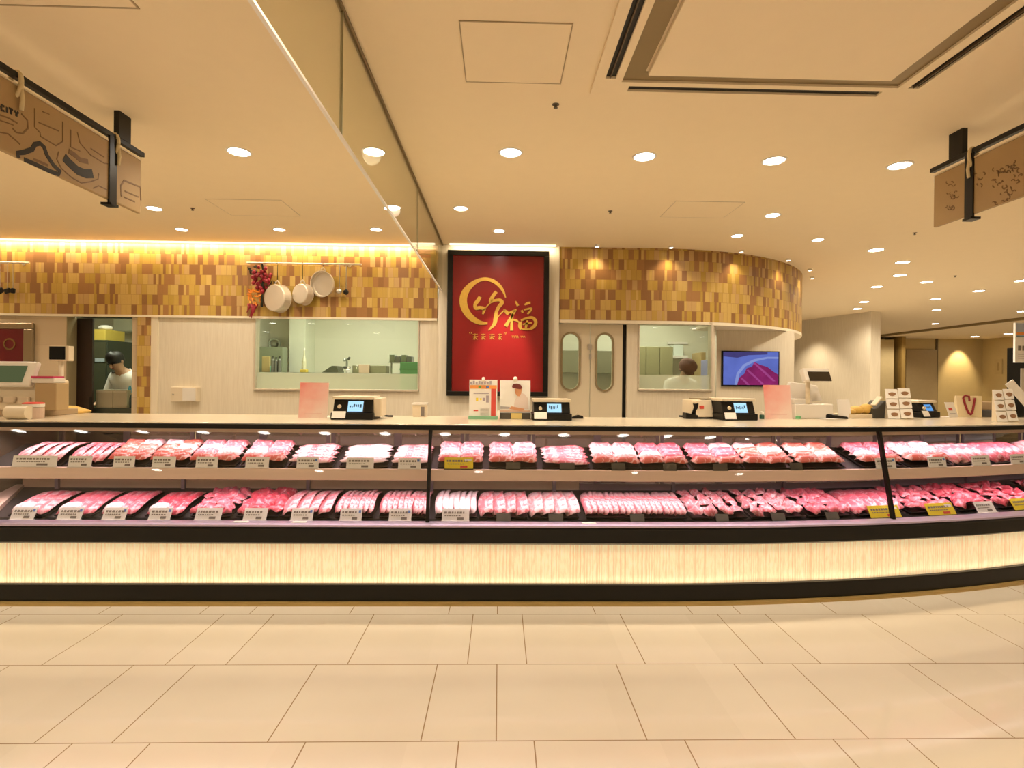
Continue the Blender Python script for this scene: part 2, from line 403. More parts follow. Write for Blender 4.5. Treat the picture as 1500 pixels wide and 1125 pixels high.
m_lcdgreen = emis('green_lcd_screen', (.18, .21, .09), .4)
m_brownprint = M('brown_food_print', (.30, .16, .08), .6)

# ------------------------------------------------------------------ counter plan curve: straight, then bending away at the right
Y0, SX, RC = 3.5, .95, 11.0
S0, S1 = -3.42, 6.3
def C(s, d, z):
    if s <= SX: return Vector((s, Y0 + d, z))
    a = (s - SX) / RC
    return Vector((SX + (RC - d) * math.sin(a), Y0 + RC - (RC - d) * math.cos(a), z))
def s_col(u, v, d, z, s=None):
    s = at_z(u, v, z).x if s is None and abs(z - EYE) > .05 else (s or 0.0)
    for _ in range(12):
        p = C(s, d, z); q = ray(u, v); k = p.y / q.y; s += (q.x * k - p.x) * .9
    return s
def heading(s): return 0 if s <= SX else (s - SX) / RC
def s_of(p):
    if p.x <= SX: return p.x
    return SX + RC * math.atan2(p.x - SX, Y0 + RC - p.y)
def d_of(p):
    if p.x <= SX: return p.y - Y0
    return RC - math.hypot(p.x - SX, Y0 + RC - p.y)
def sweep(g, prof, s0, s1, step=.2, uv=False):
    n = max(1, int(math.ceil((s1 - s0) / step))); rings = []
    for k in range(n + 1):
        s = s0 + (s1 - s0) * k / n; rings.append([C(s, d, z) for d, z in prof])
    m = len(prof); vs = [p for r in rings for p in r]; fs = []; uvs = []
    for k in range(n):
        sa, sb = s0 + (s1 - s0) * k / n, s0 + (s1 - s0) * (k + 1) / n
        for i in range(m):
            j = (i + 1) % m
            fs.append((k * m + i, (k + 1) * m + i, (k + 1) * m + j, k * m + j))
            uvs.append([(sa, prof[i][1]), (sb, prof[i][1]), (sb, prof[j][1]), (sa, prof[j][1])])
    fs.append(list(range(m))); uvs.append([(p[0], p[1]) for p in prof])
    fs.append([n * m + i for i in range(m)][::-1]); uvs.append([(p[0], p[1]) for p in prof][::-1])
    return g.add(vs, fs, uvs if uv else None)
def rectp(d0, d1, z0, z1): return [(d0, z0), (d1, z0), (d1, z1), (d0, z1)]

# ================================================================== SETTING
YW = 6.38                                            # face of the shop's rear wall
fl = G().box(-9, 18, -8.5, 20.5, -.12, 0).build('floor', m_floor); struct(fl, 'polished beige stone tile floor', 'floor')
ce = G().box(-9, 18, -8.5, 20.5, HC, HC + .12).build('ceiling', m_ceil); struct(ce, 'smooth cream painted ceiling', 'ceiling')
struct(G().box(-9.15, -9, -8.5, 20.5, 0, HC).build('wall_left', m_wall), 'cream wall at far left', 'wall')
struct(G().box(-9, 18, -8.65, -8.5, 0, HC).build('wall_front', m_wall), 'cream wall behind the shopper', 'wall')
struct(G().box(18, 18.15, -8.5, 20.5, 0, HC).build('wall_far_right', m_wall), 'cream wall beyond the hall', 'wall')

def px(u, v=560, Y=YW): return at_y(u, v, Y).x
def pz(u, v, Y=YW): return at_y(u, v, Y).z
ZB = 2.155                                           # underside of the tiled band
# --- tiled band left (soffit) and column
def uvwall(g, x0, x1, y0, y1, z0, z1):
    a = len(g.f); g.box(x0, x1, y0, y1, z0, z1)
    for k in range(a, len(g.f)): g.uv[k] = [(g.v[i][0] + g.v[i][1], g.v[i][2] - 2.155) for i in g.f[k]]
    return g
xL = px(640)
struct(uvwall(G(), -8.9, xL, YW - .03, YW + .14, ZB, HC).build('wall_back_band', m_mosaic), 'ochre mosaic tile band above the left counter wall', 'wall')
struct(uvwall(G(), px(203), px(222), YW - .03, YW + .12, 0, ZB).build('wall_tile_strip', m_mosaic), 'narrow ochre mosaic tile strip beside doorway', 'wall')
struct(G().box(-8.9, xL, YW - .035, YW + .0, ZB - .025, ZB).build('trim_1', m_cream), 'cream trim under the left tile band', 'trim')
# --- back wall left
struct(G().box(-8.9, px(97), YW, YW + .14, 0, ZB).build('wall_back_left', m_stone), 'beige stone wall at far left', 'wall')
g = G().box(px(97), px(97) + .006, YW - .002, YW + .145, 0, ZB - .026)
struct(g.build('trim_2', M('grey_beige_jamb', (.30, .235, .13), .5)), 'grey beige door jamb', 'trim')
struct(G().box(px(193), px(203), YW, YW + .14, 0, ZB).build('trim_3', m_stone), 'stone strip beside the doorway', 'trim')
struct(G().box(px(222), px(232), YW - .02, YW + .14, 0, ZB).build('trim_4', m_cream), 'cream strip beside the tile strip', 'trim')
W1 = (px(372), px(614), pz(480, 573), pz(480, 464))
def wallholes(name, x0, x1, z0, z1, y0, y1, hole, mt, label):
    g = G(); a, b, c, d = hole
    g.box(x0, a, y0, y1, z0, z1); g.box(b, x1, y0, y1, z0, z1); g.box(a, b, y0, y1, z0, c)
    if d < z1 - .005: g.box(a, b, y0, y1, d, z1)
    return struct(g.build(name, mt), label, 'wall')
wallholes('wall_back_middle', px(232), px(642), 0, ZB - .025, YW, YW + .12, W1, m_paper, 'cream textured wallpaper wall around the kitchen window')
def window(n, x0, x1, z0, z1, zf, label):
    r = bpy.data.objects.new('window_%d' % n, None); COL.objects.link(r); r.location = (x0, YW + .05, z0); struct(r, label, 'window')
    g = G(); t = .018
    g.box(x0 + .002, x0 + t, YW - .012, YW + .1, z0 + .002, z1 - .003); g.box(x1 - t, x1 - .002, YW - .012, YW + .1, z0 + .002, z1 - .003)
    g.box(x0 + t, x1 - t, YW - .012, YW + .1, z1 - t, z1 - .003)
    g.build('window_frame', m_alu, r, world=True, bevel=.002)
    G().box(x0 + .002, x1 - .002, YW - .03, YW + .1, z0 + .002, z0 + t + .006).build('window_sill', m_alu, r, world=True, bevel=.003)
    G().box(x0 + t, x1 - t, YW + .03, YW + .038, zf, z1 - t).build('window_pane', m_wglass, r, world=True)
    G().box(x0 + t, x1 - t, YW + .03, YW + .038, z0 + t, zf).build('frosted_strip', m_frost, r, world=True, label='frosted lower strip of the pane')
window(1, *W1[:2], W1[2], W1[3], pz(480, 546.5), 'wide kitchen window left of the red sign')
# --- sign box column
YB = 6.27
xc0, xc1 = px(641, Y=YB), px(818, Y=YB)
struct(G().box(xc0, xc1, YB, YW + .14, 0, HC).build('wall_sign_column', m_paper), 'cream wallpapered column behind the red sign', 'wall')

# --- curved tiled band right
XR, RR, YS = 1.85, 2.9, 6.30
xr0 = px(818.5, Y=YS)
def arcp(a, off=0): return (XR + (RR - off) * math.sin(a), YS + RR - (RR - off) * math.cos(a))
pl = [(xr0 + (XR - xr0) * k / 6, YS) for k in range(6)] + [arcp(rad(2.5 * k)) for k in range(0, 49)]
pin = [(x, YS + .12) for x, y in pl[:6]] + [arcp(rad(2.5 * k), .12) for k in range(0, 49)]
g = G(); ln = 0
for k in range(len(pl) - 1):
    (xa, ya), (xb, yb) = pl[k], pl[k + 1]; (xc, yc), (xd, yd) = pin[k], pin[k + 1]
    l2 = ln + math.hypot(xb - xa, yb - ya)
    a = len(g.f)
    g.hexa([(xa, ya, ZB), (xb, yb, ZB), (xd, yd, ZB), (xc, yc, ZB), (xa, ya, HC), (xb, yb, HC), (xd, yd, HC), (xc, yc, HC)])
    for q in range(a, len(g.f)):
        g.uv[q] = [((ln if (i - 8 * k) % 4 in (0, 3) else l2), g.v[i][2] - ZB) for i in g.f[q]]
    ln = l2
bandR = struct(g.build('wall_curved_band', m_mosaic), 'curved ochre mosaic tile band right of the red sign', 'wall')
# underside of the curved band
YT = 7.0
xt1 = at_y(1163, 560, YT).x; xt0 = px(1043) + .015
poly = [(x, y) for x, y in pl] + [(xt1, pl[-1][1]), (xt1, YT + .12), (xt0, YT + .12), (xt0, YW + .12), (xr0, YW + .12)]
struct(G().prism(poly, ZB - .035, ZB - .001).build('ceiling_soffit_underside', m_cream), 'cream underside of the curved band', 'ceiling')
# --- right rear wall with double doors and second window
W2 = (px(934), px(1043), pz(990, 573), pz(990, 471))
xd0, xd1 = px(818), px(912)
wallholes('wall_back_right', px(918), px(1043) + .015, 0, ZB - .036, YW, YW + .12, W2, m_paper, 'cream wallpaper wall around the right kitchen window')
window(2, W2[0], W2[1], W2[2], W2[3], pz(990, 549.5), 'square kitchen window left of the television')
struct(G().box(px(912), px(918), YW + .05, YW + .12, 0, ZB - .036).build('trim_5', m_dark), 'dark gap beside the double doors', 'trim')
ra, rb = ray(1043.5, 560), ray(1047, 560)
struct(G().hexa([(ra.x / ra.y * y, y, z) if q == 0 else (rb.x / rb.y * y, y, z) for z in (0, ZB - .036) for q, y in ((0, YW + .12), (1, YW + .12), (1, YT), (0, YT))]).build('wall_return', m_paper), 'short return wall beside the television', 'wall')
struct(G().box(at_y(1044, 560, YT + .12).x, xt1, YT, YT + .12, 0, ZB - .036).build('wall_back_television', m_paper), 'cream wallpaper wall behind the television', 'wall')
struct(G().box(xt1 - .12, xt1, YT + .12, 9.3, 0, ZB - .036).build('wall_kitchen_right', m_paper), 'cream return wall of the kitchen', 'wall')
# --- double swing doors with porthole windows
def porthole(cx, cz, w, h, n=10):
    r = w / 2; pts = []
    for k in range(n + 1): a = PI * k / n; pts.append((cx + r * math.cos(a), cz + h / 2 - r + r * math.sin(a)))
    for k in range(n + 1): a = PI + PI * k / n; pts.append((cx + r * math.cos(a), cz - h / 2 + r + r * math.sin(a)))
    return pts
def swing_door(n, x0, x1, c, label):
    r = bpy.data.objects.new('door_%d' % n, None); COL.objects.link(r); r.location = (x0, YW + .04, 0); struct(r, label, 'door')
    cx, cz, w, h = c; z0, z1 = .01, ZB - .04; y0, y1 = YW + .02, YW + .06
    ph = porthole(cx, cz, w, h); n_ = len(ph); g = G()
    # leaf: outer rectangle points matched to the porthole outline
    out = []
    for (a, b) in ph:
        dx, dz = a - cx, b - cz
        t = min((((x1 - cx) if dx > 0 else (cx - x0)) / abs(dx)) if abs(dx) > 1e-6 else 1e9, (((z1 - cz) if dz > 0 else (cz - z0)) / abs(dz)) if abs(dz) > 1e-6 else 1e9)
        out.append((cx + dx * t, cz + dz * t))
    # insert exact corners by snapping the nearest boundary point
    for cxn in ((x0, z0), (x1, z0), (x0, z1), (x1, z1)):
        k = min(range(n_), key=lambda i: math.hypot(out[i][0] - cxn[0], out[i][1] - cxn[1])); out[k] = cxn
    vs = [(a, y0, b) for a, b in ph] + [(a, y0, b) for a, b in out] + [(a, y1, b) for a, b in ph] + [(a, y1, b) for a, b in out]; fs = []
    for i in range(n_):
        j = (i + 1) % n_
        fs += [(i, j, n_ + j, n_ + i), (2 * n_ + i, 3 * n_ + i, 3 * n_ + j, 2 * n_ + j), (i, 2 * n_ + i, 2 * n_ + j, j), (n_ + i, n_ + j, 3 * n_ + j, 3 * n_ + i)]
    g.add(vs, fs); g.build('door_leaf', m_door, r, world=True)
    p2 = porthole(cx, cz, w + .045, h + .045)
    rings = [[(a, y0 - .012, b) for a, b in ph], [(a, y0 - .012, b) for a, b in p2], [(a, y0 + .002, b) for a, b in p2], [(a, y0 + .002, b) for a, b in ph]]
    G().ring(rings + [rings[0]], cap=False).build('porthole_frame', M('bronze_grey_frame', (.36, .29, .17), .35, .5), r, world=True, label='bronze grey porthole frame')
    G().prism(ph, y0 + .015, y0 + .021, 'xzy').build('porthole_pane', m_wglass, r, world=True)
    G().box(x0 + .01, x1 - .01, y0 - .006, y0, .06, .28).build('kick_plate', m_steel, r, world=True)
    return r
xm = px(864.5)
def phc(u0, u1, v0, v1):
    a, b = at_y(u0, v1, YW + .02), at_y(u1, v0, YW + .02); return ((a.x + b.x) / 2, (a.z + b.z) / 2, b.x - a.x, b.z - a.z)
swing_door(1, xd0, xm - .004, phc(823.5, 848, 489, 570), 'left leaf of the beige swing doors')
swing_door(2, xm + .004, xd1, phc(874, 897, 490, 571), 'right leaf of the beige swing doors')
g = G().box(xm - .03, xm + .015, YW - .0, YW + .03, pz(864, 512), pz(864, 504)).box(xm - .012, xm + .012, YW, YW + .03, pz(864, 526), pz(864, 519))
struct(g.build('trim_6', m_steel), 'small steel latch plates between the swing doors', 'trim')
# --- kitchen behind the wall
KY = 9.2
g = G().box(-8.9, xt1 - .12, KY, KY + .1, 0, 2.75)
struct(g.build('wall_kitchen_rear', m_kwall), 'pale green kitchen rear wall', 'wall')
struct(G().box(px(234), px(234) + .08, YW + .14, KY, 0, 2.75).build('wall_kitchen_left', m_kwall), 'pale green kitchen partition wall', 'wall')
struct(G().box(xc1 - .35, xc1 - .27, YW + .14, KY, 0, 2.75).build('wall_kitchen_partition', m_kwall), 'pale kitchen partition behind the sign column', 'wall')
struct(G().box(-8.9, 2.2, YW + .15, KY + .1, 2.75, 2.8).box(2.2, xt1 - .12, 7.15, KY + .1, 2.75, 2.8).build('ceiling_kitchen', m_kwall), 'pale kitchen ceiling', 'ceiling')
# --- dark sliding door in the left doorway
r = bpy.data.objects.new('door_3', None); COL.objects.link(r); r.location = (px(111), YW + .16, 0); struct(r, 'dark brown sliding door half closing the left doorway', 'door')
G().box(px(97) - .4, px(137.5, Y=YW + .18), YW + .15, YW + .18, .01, ZB - .03).build('door_leaf', m_brown, r, world=True)
G().box(px(132, Y=YW + .15), px(135, Y=YW + .15), YW + .143, YW + .15, .9, 1.2).build('door_handle', m_dark, r, world=True)
struct(G().box(px(111), px(193), YW + .02, YW + .13, ZB - .03, ZB - .0255).build('trim_7', m_dark), 'dark track above the doorway', 'trim')

# --- far right: passage walls
a, b = at_z(1187, 468, HC), at_z(1276, 456, HC)
dv = (Vector((a.x, a.y, 0)) - Vector((b.x, b.y, 0))).normalized(); nr = Vector((-dv.y, dv.x, 0))
e0 = Vector((b.x, b.y, 0)); e1 = e0 + dv * 6.5
if nr.x < 0: nr = -nr
q = [e0, e0 + nr * .26, e1 + nr * .26, e1]
struct(G().hexa([(p.x, p.y, 0) for p in q] + [(p.x, p.y, HC) for p in q]).build('wall_right_partition', m_paper), 'cream wallpapered partition wall beyond the counter', 'wall')
p0 = at_z(1287, 491, HC); p1 = at_z(1316, 489, HC)
struct(G().box(8.4, 13.9, 18.3, 18.45, 0, HC).build('wall_hall_rear_left', m_hall), 'ochre hall wall at the far end', 'wall')
struct(G().box(13.9, 16.6, 18.3, 18.45, 0, HC).build('wall_hall_rear', m_hall), 'ochre hall wall with a pool of lamp light', 'wall')
struct(G().box(16.6, 16.75, 9, 18.45, 0, HC).build('wall_hall_right', m_hall), 'ochre side wall of the far hall', 'wall')
pj = at_y(1318, 500, 17.6)
struct(G().box(pj.x, pj.x + .12, 17.5, 18.3, 0, HC).build('trim_8', m_brass), 'golden edge strip at the hall corner', 'trim')
pj = at_y(1300, 500, 17.8)
struct(G().box(pj.x - 2.5, pj.x + .15, 17.7, 17.8, 0, 2.9).build('wall_hall_recess', M('pale_ochre_wall', (.62, .50, .27), .6)), 'pale ochre recess wall beside the hall', 'wall')
pj = at_y(1372, 500, 18.29)
struct(G().box(pj.x - .03, pj.x + .03, 18.26, 18.3, 0, HC).build('trim_9', M('dark_joint', (.14, .10, .05), .6)), 'dark vertical joint in the hall wall', 'trim')
pj0, pj1 = at_y(1326, 560, 18.29).x, at_y(1371, 560, 18.29).x
d4 = G().box(pj0, pj1, 18.25, 18.3, 0, 2.62).build('door_4', M('tan_hall_door', (.40, .30, .155), .5)); struct(d4, 'tan hall door left of the lamp light', 'door')
# short drop at the edge of the far hall's ceiling
a, b = at_z(1290, 490, HC), at_z(1500, 463, HC)
struct(G().hexa([(12.15, 17.8, HC - .06), (12.23, 17.8, HC - .06), (11.95, 6, HC - .06), (11.87, 6, HC - .06), (12.15, 17.8, HC), (12.23, 17.8, HC), (11.95, 6, HC), (11.87, 6, HC)]).build('trim_10', M('dark_ceiling_joint', (.30, .22, .10), .6)), 'dark joint line in the far ceiling', 'trim')

# ================================================================== SHOWCASE COUNTER
case = thing('meat_display_case', 'long curved glass showcase counter with black bumper and glowing cream front panel', 'display case', (0, 4.0, 0))
def part(g, name, mt, **kw): return g.build(name, mt, case, world=True, **kw)
SL = S0 - .9
part(sweep(G(), rectp(0, .75, .018, .125), SL, S1), 'plinth', m_base, bevel=.004)
part(sweep(G(), rectp(-.03, .7, .0, .018), SL, S1), 'brass_skirting', m_brass, label='thin brass strip along the floor')
part(sweep(G(), [(.03, .125), (.06, .125), (.06, .47), (.03, .47)], SL, S1, uv=True), 'light_panel', m_panel, label='glowing cream front panel with fine vertical lines')
part(sweep(G(), [(.08, .125), (.75, .125), (.75, .5), (.08, .5)], SL, S1), 'cabinet_body', m_base)
part(sweep(G(), [(-.2, .455), (-.16, .435), (.03, .47), (.05, .545), (-.185, .548), (-.2, .535)], SL, S1), 'bumper', m_dark, label='black bumper rail')
part(sweep(G(), [(-.195, .549), (-.10, .549), (-.10, .562), (-.14, .562), (-.155, .566), (-.175, .566), (-.195, .560)], SL, S1), 'steel_rail', m_rail, label='violet grey steel rail')
posts = [s_of(at_z(632, 625, 1.14)), s_of(at_z(1256, 625, 1.14))]
cuts = [S0 - .88] + posts + [posts[1] + 2.0, S1]
for a, b in zip(cuts[:-1], cuts[1:]):
    part(sweep(G(), [(-.115, .556), (-.107, .556), (.006, 1.122), (-.002, 1.122)], a + .004, b - .004), 'front_glass', m_glass)
for s in cuts[1:-1]:
    part(sweep(G(), [(-.133, .562), (-.107, .562), (.012, 1.125), (-.016, 1.125)], s - .011, s + .011), 'glass_post', m_dark, bevel=.002, label='slim black glass post')
part(sweep(G(), [(-.015, 1.122), (.05, 1.122), (.05, 1.152), (-.015, 1.152)], SL, S1), 'front_edge', m_dark, label='black front edge of the top')
part(sweep(G(), rectp(.05, .84, 1.125, 1.155), SL, S1), 'counter_top', m_top, bevel=.003, label='cream counter top')
part(sweep(G(), [(.03, 1.095), (.06, 1.095), (.06, 1.125), (.03, 1.125)], S0 + .12, S1), 'canopy_fascia', m_peach, label='peach strip below the top')
part(sweep(G(), rectp(.075, .10, 1.095, 1.12), S0 + .12, S1), 'led_strip', m_led)
part(sweep(G(), rectp(.10, .74, 1.10, 1.124), S0 + .1, S1), 'canopy_underside', M('mauve_canopy', (.55, .42, .46), .4))
# upper shelf
part(sweep(G(), [(.035, .79), (.065, .785), (.065, .862), (.035, .862)], S0 + .09, S1), 'shelf_front', m_shelfwood, bevel=.003, label='pale wood front edge of the shelf')
part(sweep(G(), [(.065, .835), (.40, .955), (.40, .968), (.065, .855)], S0 + .09, S1), 'upper_shelf', m_deck)
for k in range(11):
    s = S0 + .3 + k * .88
    part(sweep(G(), [(.40, .5), (.42, .5), (.42, .96), (.40, .96)], s - .012, s + .012), 'shelf_bracket', m_mull)
# lower deck
part(sweep(G(), [(-.10, .50), (.42, .50), (.42, .655), (.02, .545), (-.10, .545)], SL, S1), 'lower_deck', m_deck)
sb = s_of(at_z(850, 715, .68))
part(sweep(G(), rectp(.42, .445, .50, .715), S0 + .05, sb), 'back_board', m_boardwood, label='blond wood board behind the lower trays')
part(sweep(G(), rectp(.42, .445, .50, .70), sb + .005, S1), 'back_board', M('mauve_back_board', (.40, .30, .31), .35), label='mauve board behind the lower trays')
part(G().hexa([(SL, 3.43, .5), (S0 + .25, 3.43, .5), (S0 + .06, 3.92, .5), (SL, 3.92, .5), (SL, 3.43, .56), (S0 + .25, 3.43, .56), (S0 + .06, 3.92, .675), (SL, 3.92, .675)]), 'corner_board', m_peach, label='sloping peach board at the left end')
# left end panel
part(G().prism([(3.40, .5), (4.30, .5), (4.30, 1.124), (3.53, 1.124)], S0 - .015, S0 + .01, 'yzx'), 'end_panel', m_panelbrown, label='glossy brown end panel')
part(G().box(SL, SL + .02, 3.6, 4.3, .5, 1.12), 'end_wall', m_panelbrown)
# rear sliding doors
k = 0; s = S0 + .02; w = .52
while s < S1 - .1:
    e = min(s + w, S1); off = .02 * (k % 2)
    g = G()
    for (a, b) in ((s, s + .03), (e - .03, e)): sweep(g, rectp(.77 - off, .785 - off, .57, 1.12), a, b)
    sweep(g, rectp(.77 - off, .785 - off, .57, .60), s + .03, e - .03)
    d = part(g, 'rear_door', m_mull)
    gg = sweep(G(), rectp(.775 - off, .780 - off, .60, 1.12), s + .03, e - .03)
    inv = wmat(case).inverted(); gg.v = [tuple(inv @ Vector(p)) for p in gg.v]
    gg.build('door_pane', m_rglass, d)
    s = e + .002; k += 1
part(sweep(G(), rectp(.445, .80, .50, .57), SL, S1), 'rear_ledge', m_deck)
# little tags on the steel rail
for i, (u, lab) in enumerate(((357, 'left of the wide pink stack'), (442, 'below the tray beside the stack'), (860, 'below the row of standing slices'))):
    p = at_z(u, 762, .566); s = s_of(p)
    t = thing('rail_tag', 'small cream paper tag on the steel rail, %s from the left' % ORD[i], 'tag', C(s, -.148, .5665), heading(s), 'paper tags on the steel rail')
    G().hexa([(-.045, -.018, 0), (.045, -.018, 0), (.045, .014, 0), (-.045, .014, 0), (-.045, -.02, .0015), (.045, -.02, .0015), (.04, .012, .003), (-.04, .012, .003)]).build('paper', m_paperw, t)

# ================================================================== MEAT TRAYS
mm = {
 'pale': meat_mat('pale_pink_meat', (.70, .20, .22), (.86, .62, .61), .7, 34, .10),
 'pink': meat_mat('pink_meat', (.68, .16, .19), (.86, .55, .56), .55, 34, .07),
 'rose': meat_mat('rose_meat', (.64, .11, .15), (.84, .45, .48), .4, 38, .05),
 'red': meat_mat('red_meat', (.56, .06, .09), (.82, .42, .45), .35, 38, .04),
 'fat': meat_mat('white_fat_meat', (.74, .34, .36), (.86, .70, .69), .85, 26, .2),
 'coral': meat_mat('coral_meat', (.62, .12, .08), (.86, .55, .50), .45, 28, .05),
}
def slab(w, l, t, arch=0.0, wave=.004, seed=0, fold=0.0, nu=6, nv=6):
    """one slice: a soft-edged slab w wide and l long"""
    rnd = random.Random(seed); ph = [rnd.random() * 6.28 for _ in range(4)]
    def top(a, b):
        x, y = a - .5, b - .5
        k = 1 - .10 * (abs(2 * y) ** 4); k2 = 1 - .08 * (abs(2 * x) ** 4)
        z = arch * (1 - (2 * y) ** 2) + wave * math.sin(7 * x + ph[0]) * math.cos(6 * y + ph[1]) + fold * max(0, y) ** 2
        return (x * w * k * (1 + .05 * math.sin(9 * y + ph[2])), y * l * k2 * (1 + .05 * math.sin(8 * x + ph[3])), z)
    g = G(); th = lambda a, b: t * max(.15, min(1, 1.15 - max(abs(2 * a - 1), abs(2 * b - 1)) ** 6))
    vs = []; n = (nu + 1) * (nv + 1)
    for s in (1, 0):
        for j in range(nv + 1):
            for i in range(nu + 1):
                a, b = i / nu, j / nv; p = top(a, b); vs.append((p[0], p[1], p[2] + (th(a, b) if s else 0)))
    fs = []; uv = []
    def u(k): k %= n; return ((k % (nu + 1)) / nu, (k // (nu + 1)) / nv)
    for j in range(nv):
        for i in range(nu):
            k = j * (nu + 1) + i
            fs.append((k, k + 1, k + nu + 2, k + nu + 1)); fs.append((n + k, n + k + nu + 1, n + k + nu + 2, n + k + 1))
    edge = [i for i in range(nu + 1)] + [j * (nu + 1) + nu for j in range(1, nv + 1)] + [nv * (nu + 1) + i for i in range(nu - 1, -1, -1)] + [j * (nu + 1) for j in range(nv - 1, 0, -1)]
    for q in range(len(edge)):
        a, b = edge[q], edge[(q + 1) % len(edge)]; fs.append((a, n + a, n + b, b))
    uv = [[u(k) for k in f] for f in fs]
    return g.add(vs, fs, uv)

_cache = {}
def slice_obj(key, mt, parent, loc, rot, maker):
    if key not in _cache:
        o = maker().build('meat_slice', mt, parent, smooth=True); _cache[key] = o.data
    else:
        o = bpy.data.objects.new('meat_slice', _cache[key]); COL.objects.link(o); o.parent = parent
    o.location = loc; o.rotation_euler = rot
    return o

def tray_body(g, w, L):
    a, h, t = w / 2, .012, .004
    out0 = [(-a + .012, .01), (a - .012, .01), (a - .012, L - .01), (-a + .012, L - .01)]
    def loop(i, z): return [(-a + i, i, z), (a - i, i, z), (a - i, L - i, z), (-a + i, L - i, z)]
    g.ring([loop(.006, 0), loop(.0, h), loop(.0, h + .003), loop(.005, h + .003), loop(.009, .004)], cap=True)
    return g

TRAYS = []
def make_tray(level, u0, u1, style, col, desc, label, idx):
    if level == 'upper': d0, z0, L, tilt, vf = .065, .862, .285, rad(19.5), 686
    else: d0, z0, L, tilt, vf = .0, .551, .34, rad(13.5), 752
    sa, sb_ = s_col(u0, vf, d0, z0 + .02), s_col(u1, vf, d0, z0 + .02); w = max(.12, sb_ - sa + .004); sm = (sa + sb_) / 2
    w = min(w, .66) * (.94 if sm > 2.0 else 1)
    t = thing('meat_tray', label, 'tray of meat', C(sm, d0, z0), heading(sm), 'meat trays on the %s deck' % level, tilt)
    tray_body(G(), w, L).build('tray', m_tray, t)
    rnd = random.Random(hash((level, idx)) % 1000 + 5 if False else idx * 31 + (7 if level == 'upper' else 3))
    def mk(mt, *a, **k): return lambda: slab(*a, **k)
    W = w - .012; LL = L - .006; zb = .006; c = mm[col]
    if style == 'sheet':                              # long flat slices lying from front to back, a pale folded front
        n = 3
        for i in range(n):
            x = -W / 2 + W * (i + .5) / n
            slice_obj((style, col, round(W, 2), i), c, t, (x, (.004) + LL / 2, zb + .012 + .003 * (i % 2)), (0, rad(-7), rnd.uniform(-.03, .03)), lambda: slab(W / n * 1.28, LL * .98, .02, .016, .003, idx * 9 + i))
        slice_obj((style, 'front', round(W, 2)), mm['fat'], t, (-W * .22, (.004) + LL * .16, zb + .034), (rad(6), 0, .05), lambda: slab(W * .52, LL * .30, .012, .008, .003, idx))
    elif style == 'shingle_y':
        n = 6
        for i in range(n):
            y = .026 + (LL - .045) * (i + .5) / n
            slice_obj((style, col, round(W, 2), i % 3), c, t, (rnd.uniform(-.006, .006), y, zb + .017), (rad(-20), rnd.uniform(-.05, .05), rnd.uniform(-.06, .06)), lambda: slab(W * .98, LL * .30, .017, .012, .005, i * 7 + 1))
    elif style == 'shingle_x':
        n = max(6, int(round(W / .036)))
        for i in range(n):
            x = -W / 2 + W * (i + .5) / n
            slice_obj((style, col, i % 4), c, t, (x, (.004) + LL / 2 + rnd.uniform(-.008, .008), zb + .026), (rnd.uniform(-.03, .03), rad(-32), rnd.uniform(-.05, .05)), lambda: slab(.058, LL * .93, .014, .022, .004, i * 5 + 2))
    elif style == 'block':                            # two or three wrapped blocks side by side, thick cut faces in front
        n = 2
        for i in range(n):
            x = -W / 2 + W * (i + .5) / n
            for j in range(4):
                y = .030 + (LL - .05) * (j + .5) / 4
                cc = mm['coral'] if j == 0 else (mm['fat'] if (i + j + idx) % 4 == 2 else c)
                slice_obj((style, col, round(W, 2), i, j, (i + j + idx) % 4 == 2), cc, t, (x, y, zb + .020 + .004 * j), (rad(-24 + 3 * j), rnd.uniform(-.05, .05), rnd.uniform(-.06, .06)), lambda: slab(W / n * 1.04, LL * .36, .030, .014, .005, i * 11 + j))
    elif style == 'pile':                             # heaped offcuts
        n = 16
        for i in range(n):
            gx, gy = i % 4, i // 4
            x = -W / 2 + W * (gx + .5) / 4; y = .018 + (LL - .014) * (gy + .5) / 4
            hgt = .022 * (1 - abs(gx - 1.5) / 2) * (1 - abs(gy - 1.7) / 2.6)
            slice_obj((style, col, i % 5), c, t, (x + rnd.uniform(-.008, .008), y + rnd.uniform(-.008, .008), zb + .014 + hgt), (rnd.uniform(-.45, .25), rnd.uniform(-.35, .35), rnd.uniform(0, 3)), lambda: slab(.098, .078, .017, .018, .010, i * 3 + 1, fold=.06))
    elif style == 'chops':                            # big steaks, shifted rows
        n = 4
        for i in range(n):
            x = -W / 2 + W * (i + .5) / n
            slice_obj((style, col, round(W, 2), i % 2), c, t, (x, .006 + LL / 2, zb + .022), (0, rad(-20), rnd.uniform(-.08, .08)), lambda: slab(W / n * 1.45, LL * .95, .018, .018, .007, i * 13 + 3))
    TRAYS.append((t, level, sm, w, d0, z0, L, tilt, idx))
    return t

